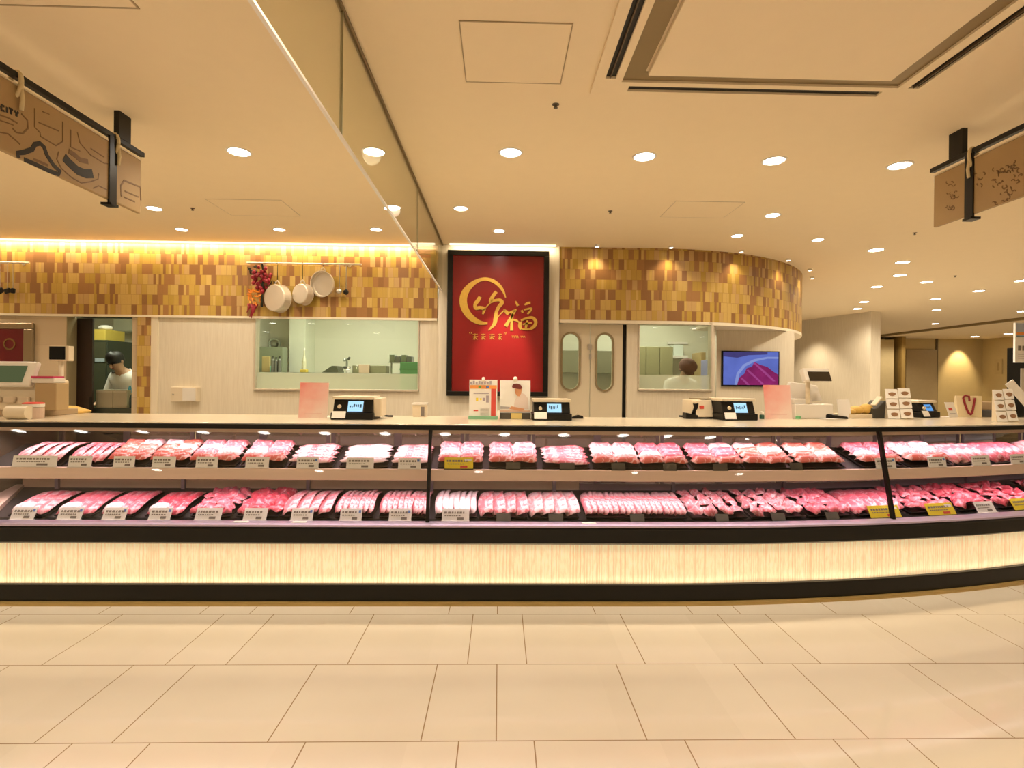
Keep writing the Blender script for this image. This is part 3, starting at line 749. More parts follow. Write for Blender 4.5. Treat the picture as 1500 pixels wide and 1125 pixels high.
def price_card(level, u0, u1, kind, label, lean=rad(32), h=None):
    if level == 'upper': d0, z0, vf = .0405, .8625, 686
    else: d0, z0, vf = -.052, .5470, 757
    sa, sb_ = s_col(u0, vf, d0, z0), s_col(u1, vf, d0, z0); w = sb_ - sa; sm = (sa + sb_) / 2
    h = h or {'white': .082, 'yellow': .088, 'dark': .054}[kind]
    lean = rad(30)
    if level == 'upper': lean = rad(11); h *= .88
    t = thing('price_card', label, 'price card', C(sm, d0, z0), heading(sm), '%s price cards in the display case' % kind)
    R = Euler((-lean, 0, 0)).to_matrix()
    mt = {'white': m_paperw, 'yellow': m_yellow, 'dark': m_holder}[kind]
    g = G(); q = [(-w / 2, 0, 0), (w / 2, 0, 0), (w / 2, .003, 0), (-w / 2, .003, 0), (-w / 2, 0, h), (w / 2, 0, h), (w / 2, .003, h), (-w / 2, .003, h)]
    g.hexa([R @ Vector(p) for p in q]); c = g.build('card', mt, t)
    g = G().box(-w / 2 - .002, w / 2 + .002, -.006, .012, 0, .005); g.build('holder', m_white if kind == 'white' else m_dark, t)
    if kind != 'dark':
        rnd = random.Random(int(u0)); g = G()
        def mark(x0, x1, za, zb): g.hexa([R @ Vector(p) for p in [(x0, -.0012, za), (x1, -.0012, za), (x1, 0, za), (x0, 0, za), (x0, -.0012, zb), (x1, -.0012, zb), (x1, 0, zb), (x0, 0, zb)]])
        x = -w * .42
        while x < w * .28:
            l = rnd.uniform(.008, .018); mark(x, x + l, h * .62, h * .78); x += l + .006
        x = -w * .40
        while x < w * .2:
            l = rnd.uniform(.006, .013); mark(x, x + l, h * .42, h * .50); x += l + .005
        g.build('printed_lines', m_ink, t)
        g = G(); mark(w * .05, w * .30, h * .14, h * .32); g.build('printed_price', m_ink if kind == 'white' else m_inkred, t)
        if kind == 'white' and level + str(int(u0)) in BLUE:
            g = G(); mark(w * .34, w * .44, h * .66, h * .86); g.build('blue_mark', m_inkblue, t)
        if kind == 'yellow':
            g = G(); mark(w * .2, w * .44, h * .68, h * .88); g.build('white_mark', m_paperw, t)
    return t
BLUE = set()

UP = [ # u0,u1,style,colour,what, card(kind,u0,u1)
 (17, 88, 'chops', 'pale', 'pale pink white-edged slices', ('white', 17, 82)),
 (97, 152, 'chops', 'pink', 'pink slices', ('white', 99, 133)),
 (155, 213, 'block', 'coral', 'coral and white blocks', ('white', 165, 196)),
 (217, 272, 'block', 'coral', 'red and white blocks', ('white', 222, 256)),
 (275, 344, 'block', 'pink', 'pink slices with white fat', ('white', 286, 318)),
 (351, 415, 'block', 'pink', 'pink slices with coral cut faces', ('white', 359, 393)),
 (421, 487, 'shingle_y', 'pale', 'pale pink overlapping slices', ('white', 434, 466)),
 (497, 568, 'shingle_y', 'fat', 'whitish pink overlapping slices', ('white', 507, 547)),
 (573, 630, 'shingle_y', 'pale', 'pale pink slices beside the black glass post', ('white', 583, 616)),
 (641, 707, 'block', 'pink', 'pink blocks', ('yellow', 651, 693)),
 (716, 787, 'block', 'pink', 'pink stacked blocks', ('dark', 741, 762)),
 (795, 864, 'shingle_y', 'pink', 'smooth pink slices', ('dark', 820, 842)),
 (869, 938, 'block', 'pale', 'pale pink blocks', ('dark', 896, 916)),
 (940, 1009, 'block', 'rose', 'rose slices with white fat', ('dark', 972, 991)),
 (1017, 1090, 'block', 'rose', 'rose and white slices', ('dark', 1045, 1066)),
 (1093, 1163, 'block', 'coral', 'coral slices with white fat', ('dark', 1158, 1176)),
 (1169, 1240, 'block', 'coral', 'coral meat with white fat', None),
 (1263, 1326, 'block', 'rose', 'rose meat right of the slanted glass post', ('white', 1284, 1313)),
 (1330, 1397, 'block', 'pale', 'pale pink slices', ('white', 1361, 1387)),
 (1400, 1452, 'chops', 'pink', 'pink and white slices', ('white', 1425, 1451)),
 (1456, 1510, 'chops', 'rose', 'rose meat', ('white', 1482, 1504)),
 (1530, 1590, 'chops', 'pale', 'pale pink slices', None),
]
LO = [
 (12, 66, 'sheet', 'pink', 'light pink flat slices', ('white', 13, 48)),
 (80, 134, 'sheet', 'rose', 'deep pink flat slices', ('white', 82, 117)),
 (146, 195, 'sheet', 'rose', 'deep pink flat slices', ('white', 148, 182)),
 (213, 264, 'sheet', 'red', 'bright red flat slices', ('white', 216, 248)),
 (280, 337, 'pile', 'rose', 'speckled deep pink meat', ('white', 284, 322)),
 (346, 407, 'pile', 'red', 'red chopped meat', ('white', 355, 389)),
 (411, 482, 'chops', 'pink', 'large pink slices', ('white', 425, 457)),
 (490, 546, 'shingle_x', 'pink', 'pink upright slices', ('white', 497, 529)),
 (555, 627, 'shingle_x', 'pink', 'pink upright slices left of the black glass post', ('white', 569, 602)),
 (637, 698, 'shingle_x', 'fat', 'whitish pink upright slices', ('white', 647, 687)),
 (702, 773, 'chops', 'pink', 'wide pink slices', ('dark', 727, 748)),
 (777, 848, 'chops', 'pale', 'pale pink slices with an orange edge', ('dark', 804, 825)),
 (857, 1009, 'shingle_x', 'pink', 'many pink upright slices', ('dark', 924, 945)),
 (1014, 1095, 'pile', 'pink', 'pink chopped meat', ('dark', 1050, 1069)),
 (1101, 1180, 'pile', 'pink', 'marbled pink chopped meat', ('dark', 1132, 1152)),
 (1183, 1252, 'pile', 'rose', 'rose chopped meat', ('dark', 1212, 1231)),
 (1256, 1328, 'chops', 'rose', 'rose meat right of the slanted glass post', ('yellow', 1277, 1322)),
 (1333, 1402, 'pile', 'rose', 'rose folded slices', ('yellow', 1362, 1402)),
 (1406, 1462, 'pile', 'red', 'red folded slices', ('white', 1434, 1461)),
 (1465, 1530, 'pile', 'red', 'bright red heaped meat', ('yellow', 1488, 1520)),
 (1545, 1610, 'pile', 'red', 'bright red heaped meat', None),
]
BLUE = {'upper434', 'upper583', 'lower13', 'lower82', 'lower148', 'lower216', 'lower425', 'lower497', 'lower569', 'upper1361', 'upper1284'}
for lev, arr in (('upper', UP), ('lower', LO)):
    for i, (u0, u1, st, co, what, card) in enumerate(arr):
        make_tray(lev, u0, u1, st, co, what, 'tray of %s, %s from left, %s shelf' % (what, ORD[i], lev), i)
        if card:
            price_card(lev, card[1], card[2], card[0], '%s price card before the %s tray from the left on the %s shelf' % ({'dark': 'dark grey', 'white': 'white', 'yellow': 'bright yellow'}[card[0]], ORD[i], lev))

# ================================================================== THINGS ON THE COUNTER TOP
ZT = 1.155
def spot(u, v, dmin=.07, dmax=.74):
    p = at_z(u, v, ZT); s, d = s_of(p), d_of(p); d = max(dmin, min(dmax, d)); p = C(s, d, ZT)
    # slide along the counter until the point sits at the wanted picture column
    for _ in range(6):
        q = ray(u, v); k = p.y / q.y; s += q.x * k - p.x; p = C(s, d, ZT)
    return p, heading(s), depth(p) / F
def mpx(n, k): return n * k

def label_scale(u0, u1, vtop, vb, label, scr=m_screen, side=True, ring=True):
    p, hd, k = spot((u0 + u1) / 2, vb, .16); w = (u1 - u0) * k; h = (vb - vtop) * k
    t = thing('label_scale', label, 'scale', p, hd, 'counter scales with blue screens')
    G().box(-w / 2, w / 2, .0, .26, 0, .05).build('base', m_dark, t, bevel=.006)
    G().prism([(.02, .05), (.24, .05), (.24, h - .02), (.06, h - .02)], -w / 2 + .01, w / 2 - .01, 'yzx').build('body', m_dark, t, bevel=.006)
    G().box(-w / 2 + .004, w / 2 - .004, .03, .25, h - .022, h).build('top_cover', m_creamp, t, bevel=.005, label='cream top cover')
    # screen face leaning back
    a = math.atan2(.04, h - .07)
    def face(x, z, off): # x along, z height -> point on the leaning face
        return (x, .02 + (z - .05) * math.tan(a) - off, z)
    def plate(x0, x1, z0, z1, off, th=.004):
        return G().hexa([face(x0, z0, off), face(x1, z0, off), face(x1, z0, off - th), face(x0, z0, off - th), face(x0, z1, off), face(x1, z1, off), face(x1, z1, off - th), face(x0, z1, off - th)])
    sx0, sx1, sz0, sz1 = -w * .12, w * .24, .058, h - .035
    plate(sx0 - .008, sx1 + .008, sz0 - .006, sz1 + .007, .004).build('bezel', m_tray, t)
    sc = plate(sx0, sx1, sz0, sz1, .006).build('screen', scr, t, label='lit blue screen')
    g = G(); rnd = random.Random(int(u0)); x = sx0 + .012
    while x < sx1 - .02:
        l = rnd.uniform(.006, .014); zz = rnd.uniform(sz0 + (sz1 - sz0) * .35, sz0 + (sz1 - sz0) * .5); q = plate(x, x + l, zz, zz + rnd.uniform(.012, .024), .0075, .001); g.add(q.v, q.f); x += l + .005
    g.build('screen_digits', m_lcdink, sc)
    if ring: G().cyl((-w * .30, .02, h * .58), (-w * .30, .006, h * .56), .013, .013, 14).build('round_key', m_creamp, t)
    q = plate(-w * .46, -w * .14, .012, .06, .02, .004); q.build('side_label', m_paperw, t, label='small pinkish label plate')
    if side: G().box(w / 2 - .01, w / 2 + .05, .05, .22, .02, h - .01).build('printer_box', m_creamp, t, bevel=.008, label='cream printer box')
    return t
label_scale(484, 546, 581, 615, 'black scale with glowing blue screen right of the left pink card')
label_scale(780, 838, 585, 616, 'black scale with glowing blue screen right of the chef picture card', side=False)
label_scale(1058, 1112, 584, 616, 'black scale with glowing blue screen left of the right pink card', side=False)
label_scale(1345, 1383, 586, 611, 'small black scale with deep blue screen near the right end', scr=m_screen2, side=False)

def stand_sheet(name, u0, u1, vt, vb, mt, label, cat, lean=rad(8), group=None, dmin=.1):
    p, hd, k = spot((u0 + u1) / 2, vb, dmin); w = (u1 - u0) * k; h = (vb - vt) * k
    t = thing(name, label, cat, p, hd, group); R = Euler((-lean, 0, 0)).to_matrix()
    G().hexa([R @ Vector(q) for q in [(-w / 2, 0, 0), (w / 2, 0, 0), (w / 2, .003, 0), (-w / 2, .003, 0), (-w / 2, 0, h), (w / 2, 0, h), (w / 2, .003, h), (-w / 2, .003, h)]]).build('sheet', mt, t)
    G().prism([(-.002, 0), (.07, 0), (.07, .003), (.003, .003), (.05, .001)], -w / 2, w / 2, 'yzx').build('stand_foot', m_paperw, t)
    return t, w, h, R
def on_sheet(t, R, name, mt, quads, off=.0012):
    g = G()
    for x0, x1, z0, z1 in quads:
        g.hexa([R @ Vector(q) for q in [(x0, -off, z0), (x1, -off, z0), (x1, .0, z0), (x0, .0, z0), (x0, -off, z1), (x1, -off, z1), (x1, .0, z1), (x0, .0, z1)]])
    return g.build(name, mt, t)
def poly_on_sheet(t, R, name, mt, poly, off=.0014, lo=0.0):
    g = G().prism([(a, b) for a, b in poly], -off, -lo, 'xzy'); g.v = [tuple(R @ Vector(p)) for p in g.v]
    return g.build(name, mt, t)
for (u0, u1, vt, vb, lab) in ((437, 479, 560, 612, 'pink and white printed sheet standing left of the first scale'), (1120, 1163, 563, 613, 'pink and white printed sheet standing right of the scale below the television')):
    t, w, h, R = stand_sheet('pink_sign_sheet', u0, u1, vt, vb, m_pink, lab, 'sign', group='pink sheets standing on the counter')
    on_sheet(t, R, 'faint_line', M('faint_pink_line', (.78, .50, .46), .5), [(-w * .3, w * .1, h * .52, h * .53), (-w * .3, w * .3, h * .12, h * .13)])

# flyer with coloured banner on a green base
t, w, h, R = stand_sheet('flyer_stand', 687, 728, 556, 614, m_paperw, 'tall flyer with red banner and green base left of the chef picture', 'sign', lean=rad(5))
G().box(-w / 2 - .004, w / 2 + .006, -.02, .06, 0, .022).build('green_base', M('green_flyer_base', (.24, .52, .33), .4), t)
on_sheet(t, R, 'banner', m_orangeprint, [(-w * .48, w * .48, h * .77, h * .86)])
on_sheet(t, R, 'red_side_strip', m_inkred, [(w * .28, w * .45, h * .06, h * .77)])
on_sheet(t, R, 'heading_print', m_purpleprint, [(-w * .48 + w * .1 * i, -w * .48 + w * .1 * i + w * .07, h * .88, h * (.95 + .02 * (i % 2))) for i in range(8)])
on_sheet(t, R, 'green_dot', m_greenprint, [(-w * .18, -w * .08, h * .785, h * .845)], .0018)
on_sheet(t, R, 'blue_dot', m_inkblue, [(w * .1, w * .2, h * .785, h * .845)], .0018)
on_sheet(t, R, 'food_pictures', m_yellow, [(-w * .26, -w * .18, h * .46, h * .54), (-w * .12, -w * .06, h * .48, h * .53)])
on_sheet(t, R, 'grey_pictures', m_purpleprint, [(-w * .02, w * .07, h * .46, h * .54), (w * .1, w * .2, h * .42, h * .6), (-w * .35, w * .2, h * .64, h * .66)])
on_sheet(t, R, 'red_print', m_inkred, [(-w * .34, -w * .18, h * .20, h * .235)])
on_sheet(t, R, 'text_lines', m_ink, [(-w * .1, w * .22, h * (.1 + .035 * i), h * (.108 + .035 * i)) for i in range(6)])
G().cyl((0, 0, h - .01), (0, .02, h + .012), .012, .012, 12).build('clip', m_white, t)
# chef picture card on a black stand
p, hd, k = spot(754.5, 614, .12); w, h = 45 * k, 48 * k
t = thing('picture_card', 'square picture card of a cook in white on a black stand', 'sign', p, hd)
G().box(-w / 2, w / 2, .0, .08, 0, .047).build('stand', m_holder, t, bevel=.004)
R0 = Euler((rad(-6), 0, 0)).to_matrix()
g = G().hexa([R0 @ Vector((a, b, c + .0)) + Vector((0, .02, .047)) for a, b, c in [(-w / 2, 0, 0), (w / 2, 0, 0), (w / 2, .004, 0), (-w / 2, .004, 0), (-w / 2, 0, h), (w / 2, 0, h), (w / 2, .004, h), (-w / 2, .004, h)]])
card = g.build('picture', m_paperw, t)
def pic(name, mt, poly, lay):
    g = G().prism([(w * a, h * b) for a, b in poly], -.0008 * lay, -.0008 * (lay - 1), 'xzy'); g.v = [tuple(R0 @ Vector(q) + Vector((0, .02, .047))) for q in g.v]
    return g.build(name, mt, card)
pic('coat_print', M('printed_white_coat', (.80, .68, .63), .5), [(-.05, .12), (.44, .12), (.42, .45), (.30, .58), (.17, .62), (.08, .55), (-.02, .35)], 1)
pic('face_print', M('printed_skin', (.68, .32, .16), .5), [(-.02, .74), (.0, .60), (.06, .52), (.14, .50), (.2, .60), (.22, .74)], 2)
pic('cap_print', M('printed_maroon_cap', (.20, .035, .03), .5), [(-.11, .82), (-.06, .88), (.06, .90), (.18, .86), (.24, .76), (.16, .72), (-.02, .75), (-.09, .76)], 3)
pic('hand_print', M('printed_hand', (.70, .34, .18), .5), [(-.2, .12), (.15, .06), (.3, .08), (.3, .13), (.1, .16), (-.12, .20)], 3)
pic('board_print', M('printed_board', (.78, .55, .42), .5), [(-.49, .02), (.49, .02), (.49, .08), (-.49, .09)], 1)
pic('bowl_print', M('printed_grey_bowl', (.45, .42, .44), .5), [(-.48, .12), (-.22, .12), (-.16, .18), (-.48, .2)], 2)
G().box(-.03, .05, -.006, 0, .002, .045).build('yellow_label', M('pale_yellow_label', (.78, .62, .22), .5), t, label='pale yellow label')
G().cyl((0, .0, h + .045), (0, .03, h + .06), .016, .016, 12).build('clip', m_white, t)
# small black pen tray right of the middle scale
p, hd, k = spot(846, 613, .15)
t = thing('tape_dispenser', 'small dark tape dispenser right of the middle scale', 'tape dispenser', p, hd)
G().prism([(-.045, 0), (.045, 0), (.04, .02), (.0, .03), (-.045, .012)], -.02, .02, 'xzy').build('body', m_dark, t, bevel=.003)
G().cyl((.01, -.012, .03), (.01, .012, .03), .022, .022, 16).build('roll', m_creamp, t)
# cream cup box
p, hd, k = spot(614, 609, .2)
t = thing('cup_dispenser', 'small cream box with a dark side slot left of the red sign', 'box', p, hd)
w, h = 20 * k, 17 * k
G().box(-w / 2, w / 2, 0, .09, 0, h).build('body', m_creamp, t, bevel=.004)
G().box(-w / 2 - .006, w / 2 + .004, -.006, .096, h, h + .016).build('lid', m_white, t, bevel=.004)
G().box(w * .12, w * .38, -.003, 0, .006, h - .012).build('slot', m_ink, t)
# loose cable lump beside first scale
p, hd, k = spot(560, 611, .2)
t = thing('scale_cable', 'short black cable lying right of the first scale', 'cable', p, hd)
G().tube([(-.07, .03, .008), (-.03, .0, .012), (.01, .02, .01), (.05, .0, .008), (.075, .02, .007)], .007).build('cable', m_dark, t, smooth=True)
# printer box left of television scale
p, hd, k = spot(1033, 612, .34)
t = thing('receipt_printer', 'cream receipt printer box with a red mark left of the scale below the television', 'printer', p, hd + .15)
G().box(-.10, .09, 0, .22, 0, .014).build('base', m_dark, t)
G().prism([(-.02, .014), (.2, .014), (.2, .15), (.02, .15)], -.085, .07, 'yzx').build('body', m_creamp, t, bevel=.006)
G().box(-.02, .08, .02, .2, .15, .162).build('lid', M('olive_grey_lid', (.28, .23, .14), .4), t, bevel=.003)
G().box(-.05, -.015, -.004, .004, .08, .105).build('red_mark', m_inkred, t)
p, hd, k = spot(1012, 610, .40)
t = thing('hand_scanner', 'black hand scanner on the counter left of the printer box', 'scanner', p, hd)
G().prism([(-.05, 0), (.05, 0), (.05, .03), (-.05, .05)], -.03, .05, 'xzy').build('cradle', m_dark, t, bevel=.006)
G().tube([(.02, .0, .03), (.04, .0, .09), (.03, -.02, .12)], [.018, .016, .022], 10).build('grip', m_dark, t, smooth=True)
G().ell((.03, -.01, .135), .022, .03, .018, 12, 8).build('scan_head', m_creamp, t, smooth=True)
# small items right of television scale
p, hd, k = spot(1116, 612, .25)
t = thing('glue_bottle', 'tiny bottle with white cap and green label by the scale', 'bottle', p, hd)
G().lathe([(.018, 0), (.018, .03), (.012, .036)], 14).build('bottle', M('green_bottle', (.03, .10, .07), .3), t)
G().lathe([(.014, .036), (.014, .055), (.006, .06)], 14).build('cap', m_white, t)
# white register with display pole
p, hd, k = spot(1194, 612, .34)
t = thing('cash_register', 'white cash register with a dark customer display on a pole', 'cash register', p, hd)
G().box(-.18, .17, .0, .3, 0, .12).build('drawer_base', m_white, t, bevel=.008)
G().prism([(.02, .12), (.28, .12), (.24, .16), (.02, .16)], -.18, -.01, 'yzx').build('printer_lid', m_white, t, bevel=.006)
g = G(); Rr = Euler((0, rad(0), 0))
g.prism([(-.10, .14), (.17, .14), (.12, .27), (-.13, .30), (-.155, .25)], .12, .16, 'xzy').build('screen_back', m_white, t, bevel=.006)
G().tube([(-.055, .02, .1), (-.055, .02, .31)], .018, 12).build('display_pole', m_creamp, t, smooth=True)
g = G().obox((.0, .0, .355), .24, .05, .105, (rad(-22), 0, 0)); hd_o = g.build('display_head', m_white, t, bevel=.006)
G().obox((.012, -.030, .346), .20, .006, .082, (rad(-22), 0, 0)).build('display_glass', M('dark_brown_glass', (.035, .025, .015), .12), hd_o, label='dark display glass')
p, hd, k = spot(1169, 611, .2)
t = thing('sticker_roll', 'tiny green sticker roll on the counter before the white register', 'roll', p, hd)
G().lathe([(.008, 0), (.022, 0), (.022, .022), (.008, .022)], 16).build('roll', m_green, t); G().lathe([(.008, .001), (.008, .021)], 16).build('core', m_ink, t)
# blank white sign card
t, w, h, R = stand_sheet('blank_sign_card', 1227, 1249, 578, 606, m_paperw, 'plain cream card standing right of the white register', 'sign', dmin=.3)
# black cloth/tool and paper
p, hd, k = spot(1224, 610, .3)
t = thing('black_pouch', 'black flat pouch lying before the plain cream card', 'pouch', p, hd - .3)
G().prism([(-.09, 0), (.09, 0), (.085, .018), (-.07, .04), (-.09, .034)], -.03, .05, 'xzy').build('pouch', m_dark, t, bevel=.008)
p, hd, k = spot(1216, 613, .18)
t = thing('paper_sheet', 'white paper sheet lying flat below the black pouch', 'paper', p, hd + .2)
G().grid(lambda a, b: ((a - .5) * .2, (b - .5) * .12, .002 + .006 * math.sin(a * 3) * b), 8, 4).build('sheet', m_paperw, t, smooth=True)
# wrapped yellow goods and tray
p, hd, k = spot(1266, 611, .55)
t = thing('goods_tray', 'low cream tray of yellow wrapped goods right of the plain card', 'tray', p, hd)
G().box(-.15, .15, 0, .18, 0, .035).build('tray', m_creamp, t, bevel=.004)
for i, (x, y, sx, sy, sz, rz) in enumerate(((-.09, .06, .12, .1, .05, .2), (.0, .08, .12, .1, .07, -.3), (.08, .06, .12, .1, .09, .1), (.11, .12, .1, .08, .06, .5))):
    o = G().ell((0, 0, 0), sx / 2, sy / 2, sz / 2, 10, 6).build('wrapped_packet', m_goldbag, t, smooth=True); o.location = (x, y, .035 + sz / 2 - .004); o.rotation_euler = (0, .1, rz)
p, hd, k = spot(1243, 612, .46)
# dark boxes right
p, hd, k = spot(1292, 613, .1)
t = thing('card_reader', 'dark card reader box leaning left of the photo card rack', 'card reader', p, hd)
G().prism([(-.08, 0), (.09, 0), (.08, .12), (.03, .15), (-.04, .09), (-.085, .085)], 0, .14, 'xzy').build('body', M('charcoal_plastic', (.06, .055, .045), .4), t, bevel=.006)
G().obox((-.035, .02, .145), .1, .05, .012, (0, rad(-45), 0)).build('flap', m_creamp, t, bevel=.003)
# rack of small photo cards
def photo_rack(u0, u1, vt, vb, label, rows, cols, lean, skew=0, dmin=.1):
    p, hd, k = spot((u0 + u1) / 2, vb, dmin); w = (u1 - u0) * k; h = (vb - vt) * k
    t = thing('photo_card_rack', label, 'card rack', p, -.22, 'racks of photo cards'); R = Euler((-lean, 0, 0)).to_matrix()
    G().hexa([(-w / 2, 0, 0), (w / 2, 0, 0), (w / 2, .06, 0), (-w / 2, .06, 0)] + [R @ Vector((x, y, z)) for x, y, z in ((-w / 2 + .02, .01, h * .96), (w / 2 - .02, .01, h * .96), (w / 2 - .02, .03, h * .96), (-w / 2 + .02, .03, h * .96))]).build('rack', m_creamp, t)
    ch = h / rows * .93; cw = w / cols
    for r in range(rows):
        for c in range(cols):
            x0 = -w / 2 + c * cw + skew * r + .003; z0 = h * r / rows + (.008 if c % 2 else 0)
            g = G().hexa([R @ Vector(q) for q in [(x0, -.006 - .002 * (rows - r), z0), (x0 + cw - .006, -.006 - .002 * (rows - r), z0), (x0 + cw - .006, -.003 - .002 * (rows - r), z0), (x0, -.003 - .002 * (rows - r), z0), (x0, -.004, z0 + ch), (x0 + cw - .006, -.004, z0 + ch), (x0 + cw - .006, .0, z0 + ch), (x0, .0, z0 + ch)]])
            cd = g.build('photo_card', m_paperw, t)
            y = -.0075 - .002 * (rows - r)
            cx, cz = x0 + cw * .5, z0 + ch * .45
            pts = [(cx + cw * .28 * math.cos(a) * (1 + .15 * math.sin(3 * a)), cz + ch * .2 * math.sin(a)) for a in [2 * PI * q / 12 for q in range(12)]]
            g = G().prism(pts, y - .0012, y + .003, 'xzy'); g.v = [tuple(R @ Vector(q)) for q in g.v]; g.build('food_print', m_brownprint, cd)
    return t
photo_rack(1302, 1336, 568, 614, 'rack of six small food photo cards left of the right-hand scale', 3, 2, rad(14))
photo_rack(1462, 1489, 569, 618, 'rack of food photo cards left of the slanted white board', 3, 2, rad(14), .0)
# leaning card, paper bag with rope handles, boxes
t, w, h, R = stand_sheet('small_sign_card', 1388, 1407, 588, 611, m_paperw, 'small cream card with red print right of the right-hand scale', 'sign', lean=rad(18), dmin=.2)
on_sheet(t, R, 'red_print', m_inkred, [(-w * .3, w * .1, h * .45, h * .62)]); on_sheet(t, R, 'grey_lines', m_purpleprint, [(-w * .3, w * .3, h * .2, h * .26)])
p, hd, k = spot(1421, 611, .22)
t = thing('paper_bag', 'cream paper bag with dark red rope handle on the counter', 'bag', p, -.25)
w, h = 30 * k, 31 * k
G().hexa([(-w / 2, 0, 0), (w / 2, 0, 0), (w / 2, .08, 0), (-w / 2, .08, 0), (-w / 2 - .004, .025, h), (w / 2 + .012, .03, h), (w / 2 + .012, .045, h), (-w / 2 - .004, .05, h)]).build('bag', M('cream_paper', (.84, .72, .46), .6), t)
G().tube([(-w * .25 + w * .5 * q / 16 * 1.0 - .0, -.012 + .03 * abs(q - 8) / 8, h * .9 - h * .78 * math.sin(PI * q / 16) + h * .12 * (q % 2) * .2) for q in range(17)], .0085, 8).build('rope_handle', M('dark_red_rope', (.30, .02, .03), .7, vary=.4, scale=(80, 80, 80)), t, smooth=True)
G().tube([(-w * .25, .02, h * .9), (-w * .17, .015, h * 1.02), (-w * .02, .01, h * .98), (-w * .03, .0, h * .75)], .008, 8).build('rope_loop', M('dark_red_rope_loop', (.30, .02, .03), .7), t, smooth=True)
p, hd, k = spot(1450, 611, .42)
t = thing('stationery_box', 'grey brown stationery box right of the paper bag', 'box', p, -.2)
w = 26 * k
G().box(-w / 2, w / 2, 0, .12, 0, .06).build('box', M('slate_box', (.09, .09, .10), .4), t, bevel=.004)
G().box(-w / 2 + .004, w / 2 - .004, .06, .13, .06, .135).build('back_tray', M('taupe_box', (.50, .38, .24), .5), t, bevel=.004)
G().box(w * .2, w * .4, -.003, 0, .03, .055).build('yellow_sticker', m_yellow, t)
t, w, h, R = stand_sheet('green_sign_card', 1439, 1458, 561, 590, M('pale_green_card', (.58, .56, .30), .5), 'pale green card with dark marks standing behind the stationery box', 'sign', lean=rad(3), dmin=.5)
t.location.z += 0
on_sheet(t, R, 'dark_marks', m_ink, [(-w * .3, -w * .12, h * .3, h * .6), (w * .12, w * .3, h * .3, h * .55)])
# slanted white board at the right edge
p, hd, k = spot(1497, 612, .2)
t = thing('slanted_menu_board', 'white slanted menu board at the right edge on a black stand', 'sign', p, -.2)
G().obox((.0, .02, .20), .30, .010, .075, (0, rad(52), 0)).build('board', m_paperw, t, bevel=.002)
G().obox((.10, .10, .10), .22, .02, .2, (rad(-12), rad(0), 0)).build('stand', m_dark, t, bevel=.003)

# ---- left end register group
p, hd, k = spot(18, 613, .42)
t = thing('register_terminal', 'cream register terminal with green screen at the left end', 'cash register', p, 0)
G().box(-.34, .20, .0, .34, 0, .045).build('tray_base', M('taupe_plastic', (.42, .31, .19), .45), t, bevel=.006)
G().prism([(.0, .045), (.3, .045), (.3, .26), (.08, .26)], -.3, .16, 'yzx').build('body', m_creamp, t, bevel=.01)
g = G().obox((-.06, .05, .30), .36, .04, .19, (rad(-22), 0, rad(0))); hs = g.build('screen_housing', m_white, t, bevel=.012)
G().obox((-.05, .028, .302), .22, .006, .125, (rad(-22), 0, 0)).build('screen', m_lcdgreen, hs, label='green lit screen')
g = G()
for i in range(4): g.box(-.26 + .1 * i, -.19 + .1 * i, -.006, 0.02, .1, .14)
g.build('key_block', M('cream_keys', (.66, .55, .42), .5), t, bevel=.003)
G().tube([(.24, .12, .045), (.24, .12, .42)], .016, 10).build('display_pole', m_creamp, t, smooth=True)
dh = G().box(.17, .31, .10, .15, .40, .51).build('display_head', m_creamp, t, bevel=.005)
G().box(.175, .285, .094, .10, .41, .505).build('display_glass', M('black_display', (.006, .006, .006), .4, spec=.2), dh)
G().box(.13, .29, .0, .1, .24, .275).build('receipt_printer_part', m_white, t, bevel=.006); G().box(.13, .28, -.003, .1, .275, .289).build('pink_strip', M('magenta_strip', (.55, .05, .14), .5), t, label='magenta strip')
G().box(.15, .30, .005, .12, .045, .24).build('printer_stand', M('amber_plastic', (.46, .33, .17), .4), t, bevel=.006)
p, hd, k = spot(78, 606, .5)
t = thing('yellow_envelope_tray', 'low yellow tray lying right of the left register', 'tray', p, 0)
G().prism([(-.13, 0), (.17, 0), (.175, .02), (.05, .055), (-.12, .06)], 0, .16, 'xzy').build('tray', m_goldbag, t, bevel=.006)
p, hd, k = spot(49, 613, .15)
t = thing('round_tin', 'small cream lidded tin before the left register', 'tin', p, 0)
G().lathe([(.055, 0), (.058, .01), (.058, .075), (.052, .08)], 20).build('tin', M('dusty_pink_tin', (.60, .45, .36), .4), t, smooth=False)
G().lathe([(.06, .08), (.06, .1), (.045, .108)], 20).build('lid', m_white, t); G().lathe([(.0605, .1), (.0605, .106), (.047, .111)], 20).build('red_band', m_inkred, t)
p, hd, k = spot(28, 614, .12)
t = thing('paper_roll', 'cream paper roll lying before the left register', 'paper roll', p, 0)
G().cyl((-.07, 0, .045), (.07, 0, .045), .045, .045, 24).build('roll', m_creamp, t); G().cyl((-.072, 0, .045), (-.0705, 0, .045), .018, .018, 16).build('core', m_ink, t)

